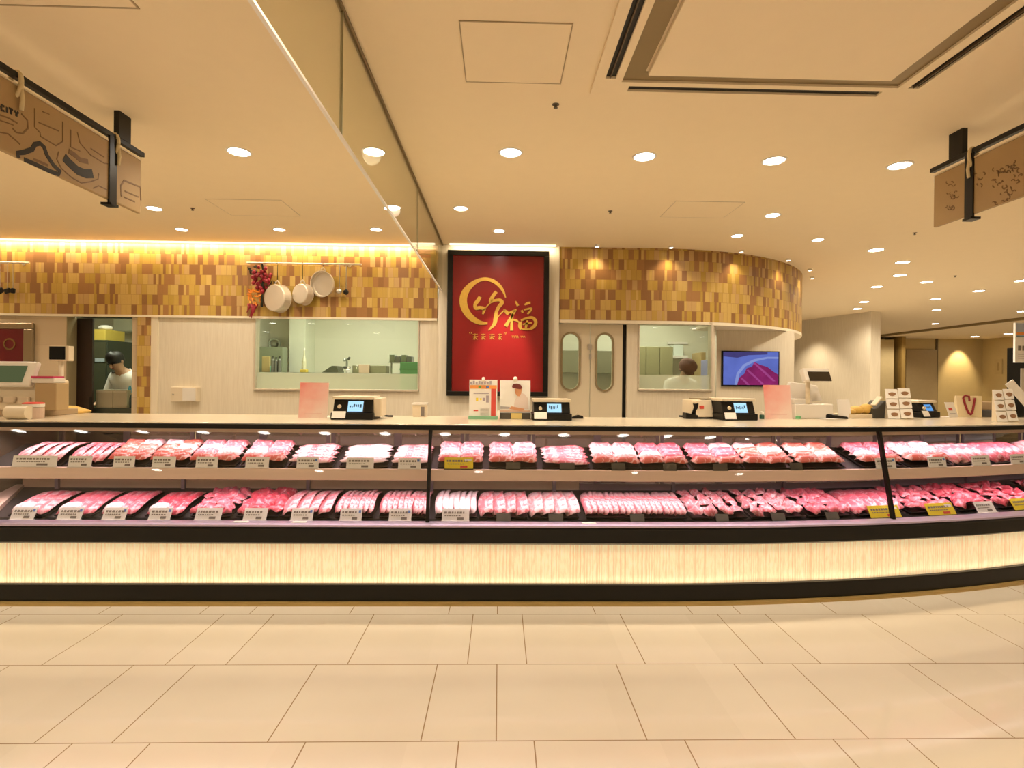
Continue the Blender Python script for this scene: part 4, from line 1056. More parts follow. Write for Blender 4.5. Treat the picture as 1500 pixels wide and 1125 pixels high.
# ================================================================== THINGS ON THE WALLS
# red brand sign
YP = YB - .05
def pp(u, v): q = at_y(u, v, YP); return (q.x, q.z)
(xa, zb), (xb, zt) = pp(654, 579.5), pp(804.5, 368.5)
sign = thing('red_brand_sign', 'large red sign with golden ring and brush lettering in a thick black frame', 'sign', ((xa + xb) / 2, YP, zb))
t = .058
g = G(); g.box(xa, xb, YP - .02, YB, zt - t, zt); g.box(xa, xb, YP - .02, YB, zb, zb + t * .9); g.box(xa, xa + t, YP - .02, YB, zb + t * .9, zt - t); g.box(xb - t, xb, YP - .02, YB, zb + t * .9, zt - t)
g.build('frame', m_dark, sign, world=True, bevel=.003, label='thick black frame')
G().box(xa + t, xb - t, YP, YB - .004, zb + t * .9, zt - t).build('panel', m_red, sign, world=True, label='glossy red panel')
def zpt(p): return pp(650 + p[0] / 9.375, 390 + p[1] / 9.375)
def smooth_pts(pts, n=6):
    out = []
    for i in range(len(pts) - 1):
        p0 = pts[max(i - 1, 0)]; p1 = pts[i]; p2 = pts[i + 1]; p3 = pts[min(i + 2, len(pts) - 1)]
        for k in range(n):
            t_ = k / n; t2 = t_ * t_; t3 = t2 * t_
            out.append(tuple(.5 * (2 * b + (c - a) * t_ + (2 * a - 5 * b + 4 * c - d) * t2 + (3 * b - a - 3 * c + d) * t3) for a, b, c, d in zip(p0, p1, p2, p3)))
    out.append(tuple(pts[-1])); return out
def stroke(g, pts, off=.0, th=.008, n=6):
    """pts: (zoomx, zoomy, width) brush stroke on the sign"""
    P = smooth_pts([tuple(map(float, q)) for q in pts], n); L = []; Rr = []
    for i, (x, y, w) in enumerate(P):
        a = P[max(i - 1, 0)]; b = P[min(i + 1, len(P) - 1)]; dx, dy = b[0] - a[0], b[1] - a[1]; l = math.hypot(dx, dy) or 1
        w = max(w, 3); L.append((x - dy / l * w / 2, y + dx / l * w / 2)); Rr.append((x + dy / l * w / 2, y - dx / l * w / 2))
    rings = []
    for a, b in zip(L, Rr):
        a, b = zpt(a), zpt(b); y0, y1 = YP - off - th, YP + .001
        rings.append([(a[0], y0, a[1]), (b[0], y0, b[1]), (b[0], y1, b[1]), (a[0], y1, a[1])])
    return g.ring(rings)
g = G()
stroke(g, [(850, 430, 14), (815, 340, 34), (760, 265, 44), (680, 205, 48), (580, 178, 46), (480, 195, 50), (380, 255, 70), (300, 350, 92), (268, 460, 102), (285, 570, 100), (335, 660, 90), (410, 730, 78), (500, 775, 56), (600, 785, 26)])
g.build('gold_ring', m_gold, sign, world=True, label='golden brush ring')
g = G()
for q in ([(500, 420, 46), (470, 470, 52), (435, 520, 50), (440, 575, 48), (500, 570, 46), (555, 590, 44), (535, 660, 22)],
          [(545, 610, 20), (590, 555, 14), (640, 505, 20)],
          [(722, 350, 44), (680, 405, 48), (645, 480, 50), (700, 470, 34), (770, 465, 40), (800, 500, 52), (755, 560, 48), (720, 640, 44), (712, 720, 56), (690, 800, 46), (615, 880, 14)]):
    stroke(g, q, .0)
g.build('brush_character', m_gold, sign, world=True, label='first golden brush character')
g = G()
for q in ([(735, 710, 12), (790, 645, 14), (840, 600, 20)], [(825, 590, 14), (860, 630, 46), (890, 660, 40)], [(900, 640, 24), (960, 615, 30), (1000, 595, 18)], [(985, 610, 26), (920, 710, 34), (850, 825, 52)],
          [(945, 640, 30), (935, 760, 34), (932, 885, 40)], [(955, 735, 24), (1000, 745, 26), (1030, 770, 16)], [(985, 480, 18), (1020, 545, 36)], [(1110, 530, 18), (1150, 510, 34), (1190, 500, 26)],
          [(1070, 605, 30), (1085, 640, 26)], [(1100, 600, 18), (1160, 585, 24), (1205, 580, 24), (1185, 620, 26), (1150, 655, 26)], [(1050, 760, 40), (1045, 820, 48), (1062, 868, 34)],
          [(1060, 745, 26), (1140, 715, 30), (1220, 710, 40), (1262, 760, 44), (1245, 820, 44), (1190, 862, 36)], [(1150, 745, 22), (1135, 800, 36), (1125, 860, 26)], [(1085, 800, 20), (1150, 785, 26), (1210, 780, 22)], [(1075, 862, 20), (1140, 866, 24), (1195, 862, 22)]):
    stroke(g, q, .0)
g.build('brush_character', m_gold, sign, world=True, label='second golden brush character')
g = G()
for cx in (435, 545, 665, 775):                       # small row of lettering, four square glyphs in quotation marks
    for q in ([(-36, -30, 9), (30, -34, 9)], [(-4, -44, 9), (-10, 40, 8)], [(-34, 2, 9), (34, -4, 9)], [(-30, 36, 8), (-8, 6, 8), (26, 40, 9)]):
        rx = {435: 1, 545: .9, 665: 1.05, 775: .8}[cx]
        stroke(g, [(cx + a * rx, 968 + b * (1 if cx != 665 else .9), w) for a, b, w in q], .0, .004, 2)
for x0 in (352, 376): stroke(g, [(x0, 905, 9), (x0 + 12, 930, 7)], 0, .004, 2)
for x0 in (830, 850): stroke(g, [(x0 + 6, 905, 9), (x0, 935, 7)], 0, .004, 2)
for x0 in (945, 970, 998, 1018): stroke(g, [(x0 - 8, 950, 8), (x0 + 6, 985, 8)], 0, .004, 2); stroke(g, [(x0 - 8, 972, 7), (x0 + 10, 966, 7)], 0, .004, 2)
for x0 in (1065, 1090, 1112): stroke(g, [(x0 - 8, 955, 7), (x0 + 6, 980, 7)], 0, .004, 2); stroke(g, [(x0 - 8, 972, 6), (x0 + 8, 968, 6)], 0, .004, 2)
g.build('small_lettering', m_gold, sign, world=True, label='small pale lettering line')

# television
ya = YT - .035
a, b = at_y(1057.5, 566, ya), at_y(1142, 514.5, ya)
tv = thing('wall_television', 'wall television showing magenta sliced meat on blue', 'television', ((a.x + b.x) / 2, YT, a.z))
G().box(a.x, b.x, ya, YT, a.z, b.z).build('case', m_dark, tv, world=True, bevel=.004)
scx = G().box(a.x + .016, b.x - .016, ya - .003, ya, a.z + .022, b.z - .014).build('screen', m_tvblue, tv, world=True, label='lit blue screen')
W_, H_ = b.x - a.x - .032, b.z - a.z - .036
def tvp(name, mt, poly, lay):
    G().prism([(a.x + .016 + W_ * x, a.z + .022 + H_ * z) for x, z in poly], ya - .003 - .0006 * lay, ya - .003 - .0006 * (lay - 1), 'xzy').build(name, mt, scx, world=True)
tvp('plate_picture', m_tvpale, [(.20, 0), (.24, .35), (.36, .62), (.55, .78), (.8, .86), (1, .86), (1, .8), (.8, .80), (.57, .71), (.40, .56), (.29, .33), (.26, 0)], 1)
tvp('shadow_picture', m_tvdark, [(0, .86), (.25, .82), (.45, .9), (.8, .93), (.8, 1), (0, 1)], 1)
tvp('meat_picture', m_tvmeat, [(.25, 0), (.29, .22), (.38, .34), (.42, .50), (.52, .56), (.56, .70), (.66, .62), (.80, .55), (.90, .42), (1, .32), (1, 0)], 2)
tvp('meat_picture', m_tvmeat2, [(.54, .66), (.57, .68), (.80, .36), (.95, .12), (.90, .12), (.74, .36)], 3)
tvp('meat_picture', m_tvmeat2, [(.42, .44), (.45, .47), (.62, .22), (.75, .02), (.70, .02), (.57, .22)], 3)
tvp('meat_picture', m_tvmeat2, [(.31, .20), (.34, .22), (.44, .08), (.48, .0), (.43, .0)], 3)
# dispenser box on the wallpaper
a, b = at_y(252, 588, YW - .06), at_y(290, 567, YW - .06)
t = thing('wall_box', 'small cream box mounted low on the wallpaper left of the window', 'box', ((a.x + b.x) / 2, YW, a.z))
G().box(a.x, b.x, YW - .09, YW - .001, a.z, b.z).build('body', m_creamp, t, world=True, bevel=.006)
G().box((a.x + b.x) / 2 - .01, b.x - .01, YW - .096, YW - .09, a.z + .01, b.z - .01).build('front_flap', m_white, t, world=True, bevel=.002)
G().cyl((a.x + .03, YW - .097, (a.z + b.z) / 2), (a.x + .03, YW - .088, (a.z + b.z) / 2), .008).build('lock', m_steel, t, world=True)
# dark red framed picture far left
YF = YW - .03
a, b = at_y(-22, 546, YF), at_y(48.5, 473, YF)
t = thing('framed_red_picture', 'dark red picture with a dull gold ring in a grey bronze frame, far left', 'picture', ((a.x + b.x) / 2, YW, a.z))
fr = .07; g = G(); g.box(a.x, b.x, YF - .01, YW - .001, b.z - fr, b.z); g.box(a.x, b.x, YF - .01, YW - .001, a.z, a.z + fr); g.box(a.x, a.x + fr, YF - .01, YW - .001, a.z + fr, b.z - fr); g.box(b.x - fr * 1.5, b.x, YF - .01, YW - .001, a.z + fr, b.z - fr)
g.build('frame', M('grey_bronze_frame', (.30, .23, .14), .35, .5), t, world=True, bevel=.01, label='grey bronze frame')
G().box(a.x + fr, b.x - fr * 1.5, YF + .004, YW - .002, a.z + fr, b.z - fr).build('picture', M('dark_red_picture', (.13, .006, .012), .3, vary=.2), t, world=True)
c = at_y(14, 504, YF + .004)
G().ring([[(c.x + r_ * math.cos(2 * PI * i / 20), y_, c.z + r_ * math.sin(2 * PI * i / 20)) for i in range(20)] for r_, y_ in ((.052, YF + .004), (.052, YF - .002), (.068, YF - .002), (.068, YF + .004))], cap=False).build('ring', M('dull_gold', (.22, .14, .05), .4, .6), t, world=True)

# kitchen rail with pans, left
def hanger(u, v, d=.06): return at_y(u, v, YW - .03 - d)
YR = YW - .09
def rail(u0, u1, v, label, stubs):
    a, b = at_y(u0, v, YR), at_y(u1, v, YR)
    t = thing('hanging_rail', label, 'rail', ((a.x + b.x) / 2, YR, a.z))
    G().cyl(a, (b.x, YR, a.z), .010, n=12).build('bar', m_alu, t, world=True, smooth=False)
    for u in stubs:
        p = at_y(u, v, YR); G().cyl((p.x, YW - .031, a.z), (p.x, YR, a.z), .008).cyl((p.x, YW - .036, a.z), (p.x, YW - .031, a.z), .02).build('bracket', m_alu, t, world=True)
    return a.z
rz = rail(362, 530, 385, 'pale metal rail with pans on the tile band', (385, 510))
rz2 = rail(-30, 43, 384, 'pale metal rail at the far left of the tile band', (-12, 28))
def pan(u, v, r, depth_, tiltx, tiltz, vh, label, inside=False):
    c = at_y(u, v, YR); 
    t = thing('hanging_pan', label, 'pan', (c.x, YR, c.z), 0, 'pans hanging from the rail')
    Rm = Euler((rad(90) + tiltx, 0, tiltz)).to_matrix().to_4x4()   # bottom towards the shopper
    if inside: Rm = Euler((rad(-90) + tiltx, 0, tiltz)).to_matrix().to_4x4()
    prof = [(.0, depth_ / 2), (r * .90, depth_ / 2), (r * .97, depth_ / 2 - .008), (r, -depth_ / 2), (r + .006, -depth_ / 2 - .002), (r - .004, -depth_ / 2 - .002), (r * .955, depth_ / 2 - .012), (r * .9, depth_ / 2 - .006), (0, depth_ / 2 - .006)]
    if not inside: prof = [(p[0] if p[0] else .001, p[1]) for p in prof]
    else: prof = [(p[0] if p[0] else .001, p[1]) for p in prof]
    G().lathe(prof, 32, Rm, cap=False).build('bowl', m_alu, t, smooth=False, bevel=0)
    hz = rz - c.z
    G().tube([(-.03, .0, r * .93), (-.012, .0, r + .035), (.0, .0, r + .045), (.012, .0, r + .035), (.03, .0, r * .93)], .009, 8).build('handle', m_alu, t, smooth=True)
    G().tube([(0, 0, r + .04), (0, .005, hz - .02), (0, .012, hz + .008), (0, -.006, hz + .014), (0, -.01, hz - .004)], .0035, 6).build('hook', m_dark, t, smooth=True)
    return t
pan(406, 437, .158, .10, rad(0), rad(-22), 0, 'largest pale pan showing its base, left of the three')
pan(443, 431, .118, .09, rad(0), rad(-24), 0, 'middle smaller pale pan showing its base')
pan(473, 416, .146, .05, rad(6), rad(-16), 0, 'shallow pan showing its shiny inside, right of the three', inside=True)
c = at_y(497, 427, YR)
t = thing('hanging_ladle', 'small steel ladle hanging right of the pans', 'ladle', (c.x, YR, c.z), 0, 'utensils hanging from the rail')
G().tube([(0, 0, .02), (0, -.003, rz - c.z - .02), (0, .01, rz - c.z + .012), (0, -.008, rz - c.z + .006)], .005, 8).build('handle', m_steel, t, smooth=True)
G().ell((0, -.012, 0), .035, .022, .026, 14, 8).build('bowl', m_steel, t, smooth=True)
c = at_y(507, 428, YR)
t = thing('hanging_masher', 'dark round utensil hanging at the right end of the rail', 'utensil', (c.x, YR, c.z), 0, 'utensils hanging from the rail')
G().tube([(0, 0, .02), (0, -.003, rz - c.z - .02), (0, .01, rz - c.z + .012), (0, -.008, rz - c.z + .006)], .005, 8).build('handle', m_steel, t, smooth=True)
G().ell((0, -.008, 0), .032, .02, .032, 12, 8).build('head', m_dark, t, smooth=True)
for i, (u, lab) in enumerate(((1, 'leftmost dark tongs hanging at the far left rail'), (11, 'black spatula hanging in the middle of the left rail'), (19, 'small black brush hanging at the end of the left rail'))):
    c = at_y(u, 426, YR)
    t = thing('hanging_utensil', lab, 'utensil', (c.x, YR, c.z), 0, 'black utensils on the left rail')
    hz = rz2 - c.z
    G().tube([(.0, 0, .03), (0, -.003, hz - .02), (0, .01, hz + .012), (0, -.008, hz + .006)], .004, 8).build('handle', m_alu, t, smooth=True)
    G().obox((0, 0, 0), .07 if i < 2 else .05, .025, .06, (0, rad(-35 + 20 * i), 0)).build('head', m_dark, t, bevel=.012)
# dried bouquet of chillies and leaves
c = at_y(384, 425, YR + .02)
t = thing('hanging_chilli_bouquet', 'hanging bouquet of dried red chillies with orange and dark leaves', 'bouquet', (c.x, YR + .02, c.z))
rnd = random.Random(3); k = at_y(385, 425, YR).x - at_y(384, 425, YR).x
def up_(u, v): return Vector(((u - 384) * k, 0, -(v - 425) * k))
G().tube([up_(384, 450), up_(384, 425), up_(386, 400), Vector((0.0, -.02, rz - c.z + .005))], .012, 8).build('stem', m_leaf, t, smooth=True)
g = G()
for i in range(46):
    a = rnd.uniform(0, 6.28); r_ = rnd.random() ** .6; p = up_(383 + 14 * r_ * math.cos(a), 409 + 19 * r_ * math.sin(a)); p.y = rnd.uniform(-.06, .03)
    g.ell(p, .021, .021, .023, 7, 5)
g.build('red_pods', m_tvred, t, smooth=True)
def leafset(name, mt, n, u0, u1, v0, v1, l, seed):
    g = G(); rnd = random.Random(seed)
    for i in range(n):
        p = up_(rnd.uniform(u0, u1), rnd.uniform(v0, v1)); p.y = rnd.uniform(-.05, .02); R = Euler((rnd.uniform(-1, 1), rnd.uniform(0, 6.28), rnd.uniform(-1, 1))).to_matrix()
        g.add([p + R @ Vector(q) for q in ((0, 0, -l), (l * .3, .004, 0), (0, .012, l), (-l * .3, .004, 0), (0, -.006, 0))], [(0, 1, 4), (1, 2, 4), (2, 3, 4), (3, 0, 4), (3, 2, 1, 0)])
    return g.build(name, mt, t)
leafset('dark_leaves', m_leaf, 16, 364, 378, 391, 402, .035, 1); leafset('dark_leaves', m_leaf, 12, 390, 402, 408, 424, .03, 2)
leafset('orange_leaves', m_orange, 26, 365, 382, 424, 446, .04, 4)
g = G()
for q in ([(368, 446), (371, 453), (367, 466)], [(373, 446), (372, 455), (369, 468)], [(377, 446), (374, 452), (373, 460)], [(364, 446), (366, 451), (363, 459)]):
    g.tube([up_(*z) + Vector((0, -.01 * i, 0)) for i, z in enumerate(q)], [.016, .013, .004], 7)
g.build('chilli_pods', m_tvred, t, smooth=True)

# ================================================================== CEILING THINGS
# glass smoke curtain
xk0 = -.675; zk = 2.455
t = thing('smoke_curtain', 'frameless glass smoke curtain hanging from the ceiling towards the sign', 'smoke curtain', (xk0, 3, zk))
seams = [-1.0, .8, 2.29, 4.39, YS + .06]
for a, b in zip(seams[:-1], seams[1:]):
    G().box(xk0 - .004, xk0 + .004, a + .003, b - .003, zk + .01, HC - .012).build('pane', m_curtain, t, world=True)
G().box(xk0 - .007, xk0 + .007, seams[0], seams[-1], zk, zk + .011).build('bottom_edge', m_trim, t, world=True, label='pale bottom edge strip')
G().box(xk0 - .012, xk0 + .012, seams[0], seams[-1], HC - .012, HC).build('ceiling_channel', M('brown_channel', (.20, .14, .07), .5), t, world=True)
for y in seams[1:-1]: G().box(xk0 - .006, xk0 + .006, y - .003, y + .003, zk + .011, HC - .012).build('joint', M('greenish_joint', (.45, .42, .26), .4), t, world=True)
# access panels: thin frames set in the ceiling
m_hatchline = M('hatch_joint', (.42, .32, .19), .6)
m_hatchfaint = M('faint_hatch_joint', (.66, .57, .43), .7)
def hatch(x0, x1, y0, y1, label, t_=.006):
    t = thing('access_panel', label, 'access panel', ((x0 + x1) / 2, (y0 + y1) / 2, HC - .004), 0, 'access panels in the ceiling')
    g = G(); g.box(x0, x1, y0, y0 + t_, HC - .004, HC); g.box(x0, x1, y1 - t_, y1, HC - .004, HC); g.box(x0, x0 + t_, y0 + t_, y1 - t_, HC - .004, HC); g.box(x1 - t_, x1, y0 + t_, y1 - t_, HC - .004, HC)
    g.build('joint_frame', m_hatchfaint if t_ < .004 else m_hatchline, t, world=True)
    G().box(x0 + t_ + .001, x1 - t_ - .001, y0 + t_ + .001, y1 - t_ - .001, HC - .003, HC).build('panel', m_ceil, t, world=True)
hatch(-.192, .305, 2.348, 2.83, 'square ceiling access panel above the red sign', .005)
hatch(-2.12, -1.53, 1.72, 2.322, 'square ceiling access panel at the upper left corner', .008)
a, b = at_z(990, 294, HC), at_z(1062, 319, HC); hatch(a.x, a.x + .6, a.y, b.y, 'faint access panel above the curved band', .003)
a, b = at_z(300, 291, HC), at_z(410, 316, HC); hatch(a.x - .0, a.x + .66, a.y, b.y, 'faint access panel above the left tile band', .003)
# large ceiling air conditioner cassette
ac = thing('ceiling_air_conditioner', 'large square ceiling air conditioner with dark slots', 'air conditioner', (1.34, 2.1, HC - .02))
ya0, ya1, xa0, xa1 = 1.32, 2.90, .47, 2.24
g = G()                                               # flush face plates around slots and trough
z0, z1 = HC - .016, HC - .001
X_ = [xa0, .520, .575, .612, .714, 1.965, 2.055, 2.105, 2.165, xa1]; Yt = 2.7
def plate(x0, x1, y0, y1): g.box(x0, x1, y0, y1, z0, z1)
plate(xa0, .522, ya0, ya1); plate(.575, .612, ya0, 2.775); plate(2.055, 2.108, ya0, 2.775); plate(2.165, xa1, ya0, ya1)
plate(.575, 2.108, 2.775, 2.812); plate(.522, 2.165, 2.862, ya1); plate(.522, .66, 2.812, 2.862); plate(2.0, 2.165, 2.812, 2.862); plate(.522, .575, 2.745, 2.812); plate(2.108, 2.165, 2.775, 2.812)
g.build('face_plate', m_ceil, ac, world=True)
g = G(); g.box(.522, .575, ya0, 2.745, HC - .004, HC - .001); g.box(2.108, 2.165, ya0, 2.775, HC - .004, HC - .001); g.box(.66, 2.0, 2.812, 2.862, HC - .004, HC - .001)
g.build('air_slot', m_dark, ac, world=True, label='black air slots')
m_vane = M('brown_vane', (.12, .08, .04), .5)
G().box(.545, .55, ya0, 2.745, z0, HC - .004).build('slot_vane', m_vane, ac, world=True); G().box(2.135, 2.14, ya0, 2.775, z0, HC - .004).build('slot_vane', m_vane, ac, world=True)
g = G(); g.box(.612, .714, ya0, 2.775, HC - .004, HC - .001); g.box(1.965, 2.055, ya0, 2.775, HC - .004, HC - .001); g.box(.714, 1.965, 2.70, 2.775, HC - .004, HC - .001)
g.build('intake_trough', m_olive, ac, world=True, label='bronze intake trough')
G().box(.725, 1.955, ya0, 2.69, HC - .03, HC - .004).build('intake_panel', m_ceil, ac, world=True, bevel=.004)
# sprinkler heads
for i, (u, v, lab) in enumerate(((814, 153, 'small dark sprinkler head right of the access panel'), (894, 309, 'small dark sprinkler head above the double doors'), (282, 305, 'small sprinkler head at the left near the ceiling lights'), (1340, 341, 'small dark sprinkler head at the right'), (1399, 404, 'small dark sprinkler head over the far hall'))):
    p = at_z(u, v, HC); t = thing('sprinkler_head', lab, 'sprinkler', (p.x, p.y, HC - .03), 0, 'sprinkler heads')
    G().lathe([(.020, .03), (.020, .027), (.009, .024), (.007, .014), (.012, .012), (.012, .010), (.003, .008)], 16).build('body', M('bronze_sprinkler', (.10, .075, .05), .5), t)
# hanging kraft signs
def hang_sign(xs, yend, ynear, side, label, ybr, yst):
    zt_, zb_ = 2.785, 2.458
    t = thing('hanging_sign', label, 'sign', (xs, (yend + ynear) / 2, zb_), 0)
    G().box(xs - .012, xs + .012, ynear, yend, zb_, zt_).build('board', m_kraft, t, world=True, bevel=.004)
    G().box(xs - .014, xs + .014, ynear, yend + .0, zt_ + .001, zt_ + .008).build('top_edge', M('pale_edge', (.72, .60, .42), .5), t, world=True, label='pale top edge')
    G().box(xs - .014, xs + .014, ynear, yend + .03, zt_ + .035, zt_ + .062).build('hanging_bar', m_dark, t, world=True, label='black hanging bar')
    for y in ybr: G().box(xs - .016, xs + .016, y - .05, y + .05, zt_ + .062, HC).build('ceiling_bracket', m_dark, t, world=True, label='black ceiling bracket')
    f = xs + side * .014
    for y in ybr:
        y2 = y - .10
        G().box(f - .006, f + .006, y2 - .03, y2 + .03, zb_ - .03, zt_ + .036).build('clamp', m_dark, t, world=True, bevel=.002, label='black clamp strap')
        G().box(xs - .03, xs + .03, y2 - .03, y2 + .03, zb_ - .032, zb_ - .018).build('clamp_foot', m_dark, t, world=True)
    for y in yst:
        pts = [(f + side * .012 * math.sin(a) , y + .012 * math.sin(a * .5), zt_ + .05 - .055 * (1 - math.cos(a)) * 1.0) for a in [2 * PI * q / 16 for q in range(17)]]
        pts = [(xs + .026 * math.cos(a) * (1 if True else 0), y + .006 * math.sin(a), zt_ + .01 + .06 * math.sin(a)) for a in [2 * PI * q / 18 for q in range(18)]] + [(xs + .026, y, zt_ + .01)]
        G().tube(pts, .010, 8).build('cord_loop', m_cord, t, world=True, smooth=True)
        G().tube([(f + side * .012, y, zt_ - .01), (f + side * .014, y + .006, zt_ - .06), (f + side * .012, y + .002, zt_ - .11)], .009, 8).build('cord_end', m_cord, t, world=True, smooth=True)
    def line(pts, w, mt, name, closed=False):
        f2 = xs + side * .0125; g = G(); P = pts + [pts[0]] if closed else pts
        P = [at_x(u, v, f2) for u, v in P]
        rings = []
        for i, p in enumerate(P):
            a, b = P[max(i - 1, 0)], P[min(i + 1, len(P) - 1)]; d = (b - a).normalized(); n_ = Vector((0, -d.z, d.y)) * w / 2
            rings.append([(f2 - side * .0005, (p + n_).y, (p + n_).z), (f2 + side * .0012, (p + n_).y, (p + n_).z), (f2 + side * .0012, (p - n_).y, (p - n_).z), (f2 - side * .0005, (p - n_).y, (p - n_).z)])
        g.ring(rings); return g.build(name, mt, t, world=True)
    return t, line
t, line = hang_sign(-2.25, 3.42, 1.15, 1, 'long brown hanging sign with dark cut outlines at the upper left', (3.27, 1.5), (3.2, 2.56))
def zs(*pts): return [(a / 5.114, 100 + b / 5.114) for a, b in pts]
line(zs((140, 672), (132, 636), (180, 630), (240, 608), (262, 570), (300, 562), (330, 590), (350, 650), (400, 725), (452, 775), (440, 795), (360, 766), (270, 722), (180, 684)), .022, m_kraftdark, 'black_outline')
line(zs((480, 665), (520, 710), (580, 765), (640, 790), (695, 790)), .046, m_kraftdark, 'black_sausage_shape')
line(zs((515, 620), (560, 650), (600, 685), (660, 700)), .026, m_kraftline, 'brown_band')
line(zs((440, 625), (425, 680), (460, 750), (540, 820), (610, 860), (680, 850), (735, 830), (740, 790)), .006, m_kraftline, 'brown_line')
line(zs((260, 300), (260, 440), (300, 480), (305, 510), (420, 580), (470, 550), (470, 400)), .006, m_kraftline, 'brown_line')
line(zs((530, 460), (530, 590), (600, 620)), .006, m_kraftline, 'brown_line'); line(zs((580, 480), (600, 560), (680, 650), (780, 710), (830, 720)), .006, m_kraftline, 'brown_line')
line(zs((290, 405), (440, 470)), .006, m_kraftline, 'brown_line'); line(zs((680, 600), (780, 665)), .006, m_kraftline, 'brown_line'); line(zs((320, 325), (370, 345)), .005, m_kraftline, 'brown_line')
line(zs((160, 340), (205, 390), (210, 450), (170, 490), (120, 480), (95, 450)), .007, m_kraftline, 'brown_line'); line(zs((0, 480), (60, 490), (120, 540), (150, 570)), .006, m_kraftline, 'brown_line')
line(zs((0, 350), (70, 375), (130, 410)), .006, m_kraftline, 'brown_line'); line(zs((0, 390), (60, 410), (100, 425)), .005, m_kraftline, 'brown_line')
for x0, parts_ in ((8, [((24, 6), (6, 2), (0, 22), (6, 42), (24, 38))]), (42, [((10, 2), (10, 42))]), (66, [((0, 3), (30, 3)), ((15, 3), (15, 42))]), (108, [((0, 2), (15, 22), (30, 2)), ((15, 22), (15, 42))])):
    for q in parts_: line(zs(*[(x0 + a_, 268 + (x0 + a_) * .42 + b_) for a_, b_ in q]), .010, m_kraftdark, 'cut_letter')
line(zs((910, 960), (905, 880), (930, 840), (1050, 890), (1055, 990)), .011, m_kraftline, 'brown_line'); line(zs((935, 920), (1040, 965)), .008, m_kraftline, 'brown_line'); line(zs((930, 965), (1010, 1000)), .008, m_kraftline, 'brown_line')
line(zs((250, 680), (300, 700), (360, 728)), .012, m_kraftline, 'small_print'); line(zs((700, 900), (740, 880), (800, 910)), .006, m_kraftline, 'brown_line')
t, line = hang_sign(2.80, 3.44, 1.15, -1, 'brown hanging sign with fine dark engraving at the upper right', (3.27, 1.5), (3.16,))
def zr(*pts): return [(1360 + a / 6.43, 170 + b / 6.43) for a, b in pts]
rnd = random.Random(11)
for (x0, y0, sx, sy, n_) in ((200, 640, 55, 25, 7), (240, 720, 40, 70, 9), (200, 760, 50, 60, 8), (190, 890, 60, 60, 11), (480, 570, 60, 40, 8), (660, 520, 60, 60, 14), (740, 500, 60, 70, 16), (820, 470, 60, 70, 16), (640, 640, 60, 70, 12), (740, 640, 60, 60, 12), (840, 580, 60, 60, 12), (700, 770, 80, 60, 9), (800, 720, 80, 60, 9), (490, 640, 40, 20, 4), (620, 800, 40, 50, 5)):
    for q in range(n_):
        a = rnd.uniform(0, 6.28); cx, cy = x0 + rnd.uniform(-sx, sx) * .7, y0 + rnd.uniform(-sy, sy) * .7; r_ = rnd.uniform(8, 20)
        if (cx < 335 and cx > 285) or cy > 1010 - .26 * cx: continue
        if q % 2 == 0: line(zr(*[(cx + r_ * math.cos(a + .7 * m_), cy + r_ * math.sin(a + .7 * m_)) for m_ in range(5)]), .005, M('dark_brown_print', (.10, .055, .022), .6) if False else m_kraftline, 'engraved_line')

# downlights
lights = []
def lamp(name, kind, loc, energy, col=(1, .80, .56), rot=None, **kw):
    d = bpy.data.lights.new(name, kind); d.energy = energy; d.color = col
    for k_, v_ in kw.items(): setattr(d, k_, v_)
    o = bpy.data.objects.new(name, d); COL.objects.link(o); o.location = loc
    if rot: o.rotation_euler = rot
    return o
WARM = (1, .85, .64)
ES = 46
def downlight(x, y, label, r=.078, e=1.0, group=None, view=True, cone=150):
    t = thing('ceiling_downlight', label, 'ceiling light', (x, y, HC - .006), 0, group)
    me = downlight.me
    for nm in ('trim_ring', 'lens'):
        if nm not in me:
            if nm == 'trim_ring': o = G().lathe([(.078, .006), (.078, .002), (.074, .0), (.066, .0), (.064, .004), (.064, .006)], 32, cap=False).build(nm, m_trim, t)
            else: o = G().lathe([(.064, .005), (.064, .003), (.02, .002), (.002, .002)], 32, cap=True).build(nm, m_lens, t, label='glowing white lens')
            me[nm] = o.data
        else: o = bpy.data.objects.new(nm, me[nm]); COL.objects.link(o); o.parent = t
        o.scale = (r / .078, r / .078, 1)
    if e: lamp('downlight_lamp', 'SPOT', (x, y, HC - .03), ES * e, WARM, spot_size=rad(cone), spot_blend=.75, shadow_soft_size=.06)
    return t
downlight.me = {}
rowA = [(350, 222), (548, 222), (748, 223), (944, 229), (1134, 235), (1318, 242)]
rowB = [(226, 305), (573, 305), (675, 305), (1132, 315)]
rowC = [(266, 336), (409, 336), (551, 336), (731, 338), (1080, 345), (1198, 351)]
far = [(1283, 366), (1322, 384), (1318, 403), (1357, 413), (1284, 420), (1434, 426), (1370, 438), (1372, 454), (1370, 474), (1266, 442), (1256, 452), (1496, 411), (1497, 456)]
for nm, row, sz, e in (('front', rowA, .083, .65), ('middle', rowB, .072, .6), ('rear', rowC, .066, .5)):
    for i, (u, v) in enumerate(row):
        p = at_z(u, v, HC); downlight(p.x, p.y, 'round glowing ceiling downlight, %s from the left in the %s row' % (ORD[i], nm), sz, e, 'downlights over the counter')
for i, (u, v) in enumerate(sorted(far)):
    p = at_z(u, v, HC); downlight(p.x, p.y, 'small round downlight over the far right hall, %s from the left there' % ORD[i], .09, 1.35, 'downlights over the far hall')
for i, (u, v) in enumerate(((1428, 493), (1477, 489))):
    p = at_z(u, v, HC); downlight(p.x, p.y, 'small downlight at the end of the far hall, %s' % ('left of two' if i == 0 else 'right of two'), .13, 0, 'lights at the hall end')
